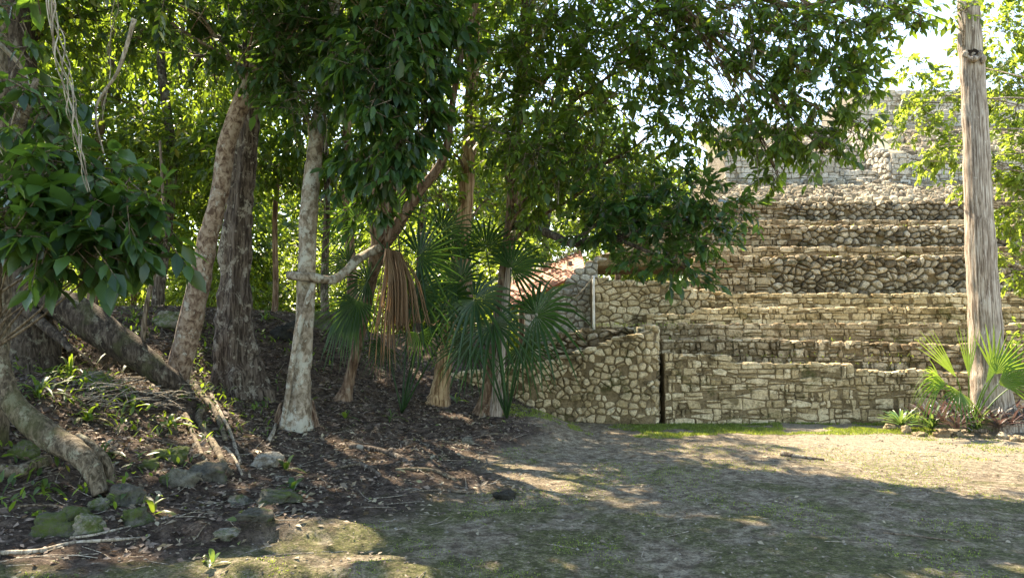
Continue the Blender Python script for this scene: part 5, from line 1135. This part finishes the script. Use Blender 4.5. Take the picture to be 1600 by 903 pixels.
scatter('curled_leaves', M['litter_pale'], 9000, (-7, 1.6), (4.4, 12.5), lambda x, y: soilmask(x, y) * .55 * (fbm(x * 1.3, y * 1.3, 71) > .42), (.05, .12), .42, 12, 'pale curled leaves lying over the darker litter of the mound', 'leaf litter', .7, .012)
# twigs on the ground
mb = MB(); rs = random.Random(5)
for k in range(900):
    x = rs.uniform(-6, 6); y = rs.uniform(4.3, 11.5)
    if rs.random() > float(soilmask(np.array([x]), np.array([y]))[0]) * .8 + .2: continue
    an = rs.uniform(0, 6.28); L = rs.uniform(.08, .4); dx, dy = math.cos(an) * L / 2, math.sin(an) * L / 2; b_ = rs.uniform(-.03, .03)
    q = [(x - dx, y - dy), (x + b_, y + b_), (x + dx, y + dy)]; gg = ground(np.array([a[0] for a in q]), np.array([a[1] for a in q]))
    tube(mb, [(q[i][0], q[i][1], gg[i] + .008, .004 - .001 * i) for i in range(3)], 4, 3, .2)
tag(mb.build('ground_twigs', M['vine'], None), 'thin dry twigs littering the shaded soil', 'twigs', kind='stuff')
# low leafy ground cover on the left slope
def cover_density(x, y): return np.clip(1.1 - np.abs(x + 5.0) / 2.2, 0, 1) * (fbm(x * 1.5, y * 1.5, 41) > .44) * .9
rs = np.random.default_rng(55); n0 = 9000; x = rs.uniform(-8, -2.6, n0); y = rs.uniform(5.6, 12, n0); k = rs.random(n0) < cover_density(x, y); x, y = x[k], y[k]
z = ground(x, y); an = rs.uniform(0, 6.28, len(x)); el = rs.uniform(.2, 1.2, len(x)); st = np.floor(rs.random(len(x)) * 5) * .03
D = np.stack([np.cos(an) * np.cos(el), np.sin(an) * np.cos(el), np.sin(el)], 1); U = np.stack([-np.cos(an) * .5, -np.sin(an) * .5, np.ones(len(x))], 1) + rs.normal(0, .3, (len(x), 3)); L = rs.uniform(.03, .13, len(x))
mb = MB(); leaves_into(mb, np.stack([x, y, z + st], 1), D, U, L, L * rs.uniform(.08, .4, len(x)), rs.random(len(x))); tag(mb.build('ground_cover', M['leaf_mid'], None), 'low leafy ground cover on the slope behind the big root', 'ground cover', kind='stuff')
# pebbles on the open ground
rs = np.random.default_rng(66); n0 = 5200; x = rs.uniform(-4, 8, n0); y = rs.uniform(3.6, 11.6, n0); z = ground(x, y); sz = rs.uniform(.004, .013, n0) * np.where(rs.random(n0) < .06, 1.9, 1)
o_ = np.array([[1, 0, 0], [0, 1, 0], [-1, 0, 0], [0, -1, 0], [0, 0, 1], [0, 0, -1.]]); of = np.array([[0, 1, 4], [1, 2, 4], [2, 3, 4], [3, 0, 4], [1, 0, 5], [2, 1, 5], [3, 2, 5], [0, 3, 5]])
v = np.stack([x, y, z], 1)[:, None, :] + o_[None] * rs.uniform(.5, 1.3, (n0, 6, 1)) * sz[:, None, None] * np.array([1.2, 1.2, .7]); mb = MB(); mb.add(v, (of[None] + (np.arange(n0) * 6)[:, None, None]).reshape(-1, 3), np.repeat(rs.random(n0), 6))
tag(mb.build('pebbles', M['rock_pale'], None), 'small pebbles and clods scattered over the open ground', 'pebbles', kind='stuff')
# grass
def grass(nm, cnt, fn, hr, seed, lab, w=.006):
    rs = np.random.default_rng(seed); x, y = fn(rs, cnt); z = ground(x, y) - .003; an = rs.uniform(0, 6.28, len(x)); h = rs.uniform(*hr, len(x))
    D = np.stack([np.cos(an) * .5, np.sin(an) * .5, np.ones(len(x))], 1); U = np.stack([np.sin(an), -np.cos(an), np.zeros(len(x))], 1) + rs.normal(0, .3, (len(x), 3))
    mb = MB(); leaves_into(mb, np.stack([x, y, z], 1), D, U, h, np.full(len(x), w * 1.6), rs.random(len(x)), True); tag(mb.build(nm, M['grass'], None), lab, 'grass', kind='stuff')
grass('grass_strip', 26000, lambda r, c: ((lambda x, y: (x[(k := (fbm(x * 1.6, y * 2.2, 4) > .42) & (y > 10.55 + .25 * (vnoise(x * 2, y, 3) - .5)))], y[k]))(r.uniform(1.9, 6.3, c), r.uniform(10.3, 11.75, c))), (.015, .05), 3, 'thin band of short green grass along the foot of the low wall')
grass('grass_patch', 9000, lambda r, c: ((lambda x, y: (x[(k := fbm(x * 2.2, y * 2.2, 14) > .5)], y[k]))(r.uniform(-.2, 2.4, c), r.uniform(10.2, 11.7, c))), (.015, .045), 4, 'sparse grass at the foot of the rounded rubble wall')
grass('dry_grass_patch', 9000, lambda r, c: ((lambda x, y: (x[(k := fbm(x * 2.6, y * 2.6, 24) > .53)], y[k]))(r.uniform(5.5, 9.2, c), r.uniform(8.6, 10.4, c))), (.01, .035), 5, 'patchy short grass on the sunlit ground before the plant bed')
grass('low_moss_tufts', 60000, lambda r, c: ((lambda x, y: (x[(k := (fbm(x * 1.7, y * 1.7, 54) > .5) & (soilmask(x, y) < .4))], y[k]))(r.uniform(-3, 5.5, c), 3.8 + 6 * r.random(c) ** 1.3)), (.006, .02), 6, 'very short mossy growth on the shaded open ground', .005)
# vegetation tufts along the terrace tops
mb = MB(); rs = np.random.default_rng(8)
for (Y, a, b_, yy, c) in [(11.95, 1150, 1420, 569, 52), (12.2, 1038, 1500, 556, 60), (12.75, 1040, 1780, 532, 64), (13.7, 1020, 1780, 507, 32), (16.3, 1100, 1780, 400, 52), (18.2, 1110, 1780, 353, 40), (24, 1420, 1780, 238, 900), (25, 1420, 1780, 226, 900), (26.3, 1440, 1780, 212, 700), (13.3, 930, 1060, 508, 100)]:
    x = np.array([PX(v, Y) for v in rs.uniform(a, b_, c)]); y = Y + rs.uniform(-.12, .35, c); z = np.full(c, PZ(yy, Y)) + (y - Y) * .1 - .02; an = rs.uniform(0, 6.28, c); s = Y / 12
    D = np.stack([np.cos(an) * .7, np.sin(an) * .7, np.ones(c)], 1); U = np.stack([np.sin(an), -np.cos(an), np.zeros(c)], 1); h = rs.uniform(.02, .06, c) * s
    leaves_into(mb, np.stack([x, y, z], 1), D, U, h, h * .3, rs.random(c), True)
tag(mb.build('terrace_weeds', M['grass'], None), 'sparse weeds growing along the tops of the terraces', 'weeds', kind='stuff')
print('OBJS', len(bpy.data.objects), 'TRIS', sum(len(m.loops) - 2 * len(m.polygons) for m in bpy.data.meshes))
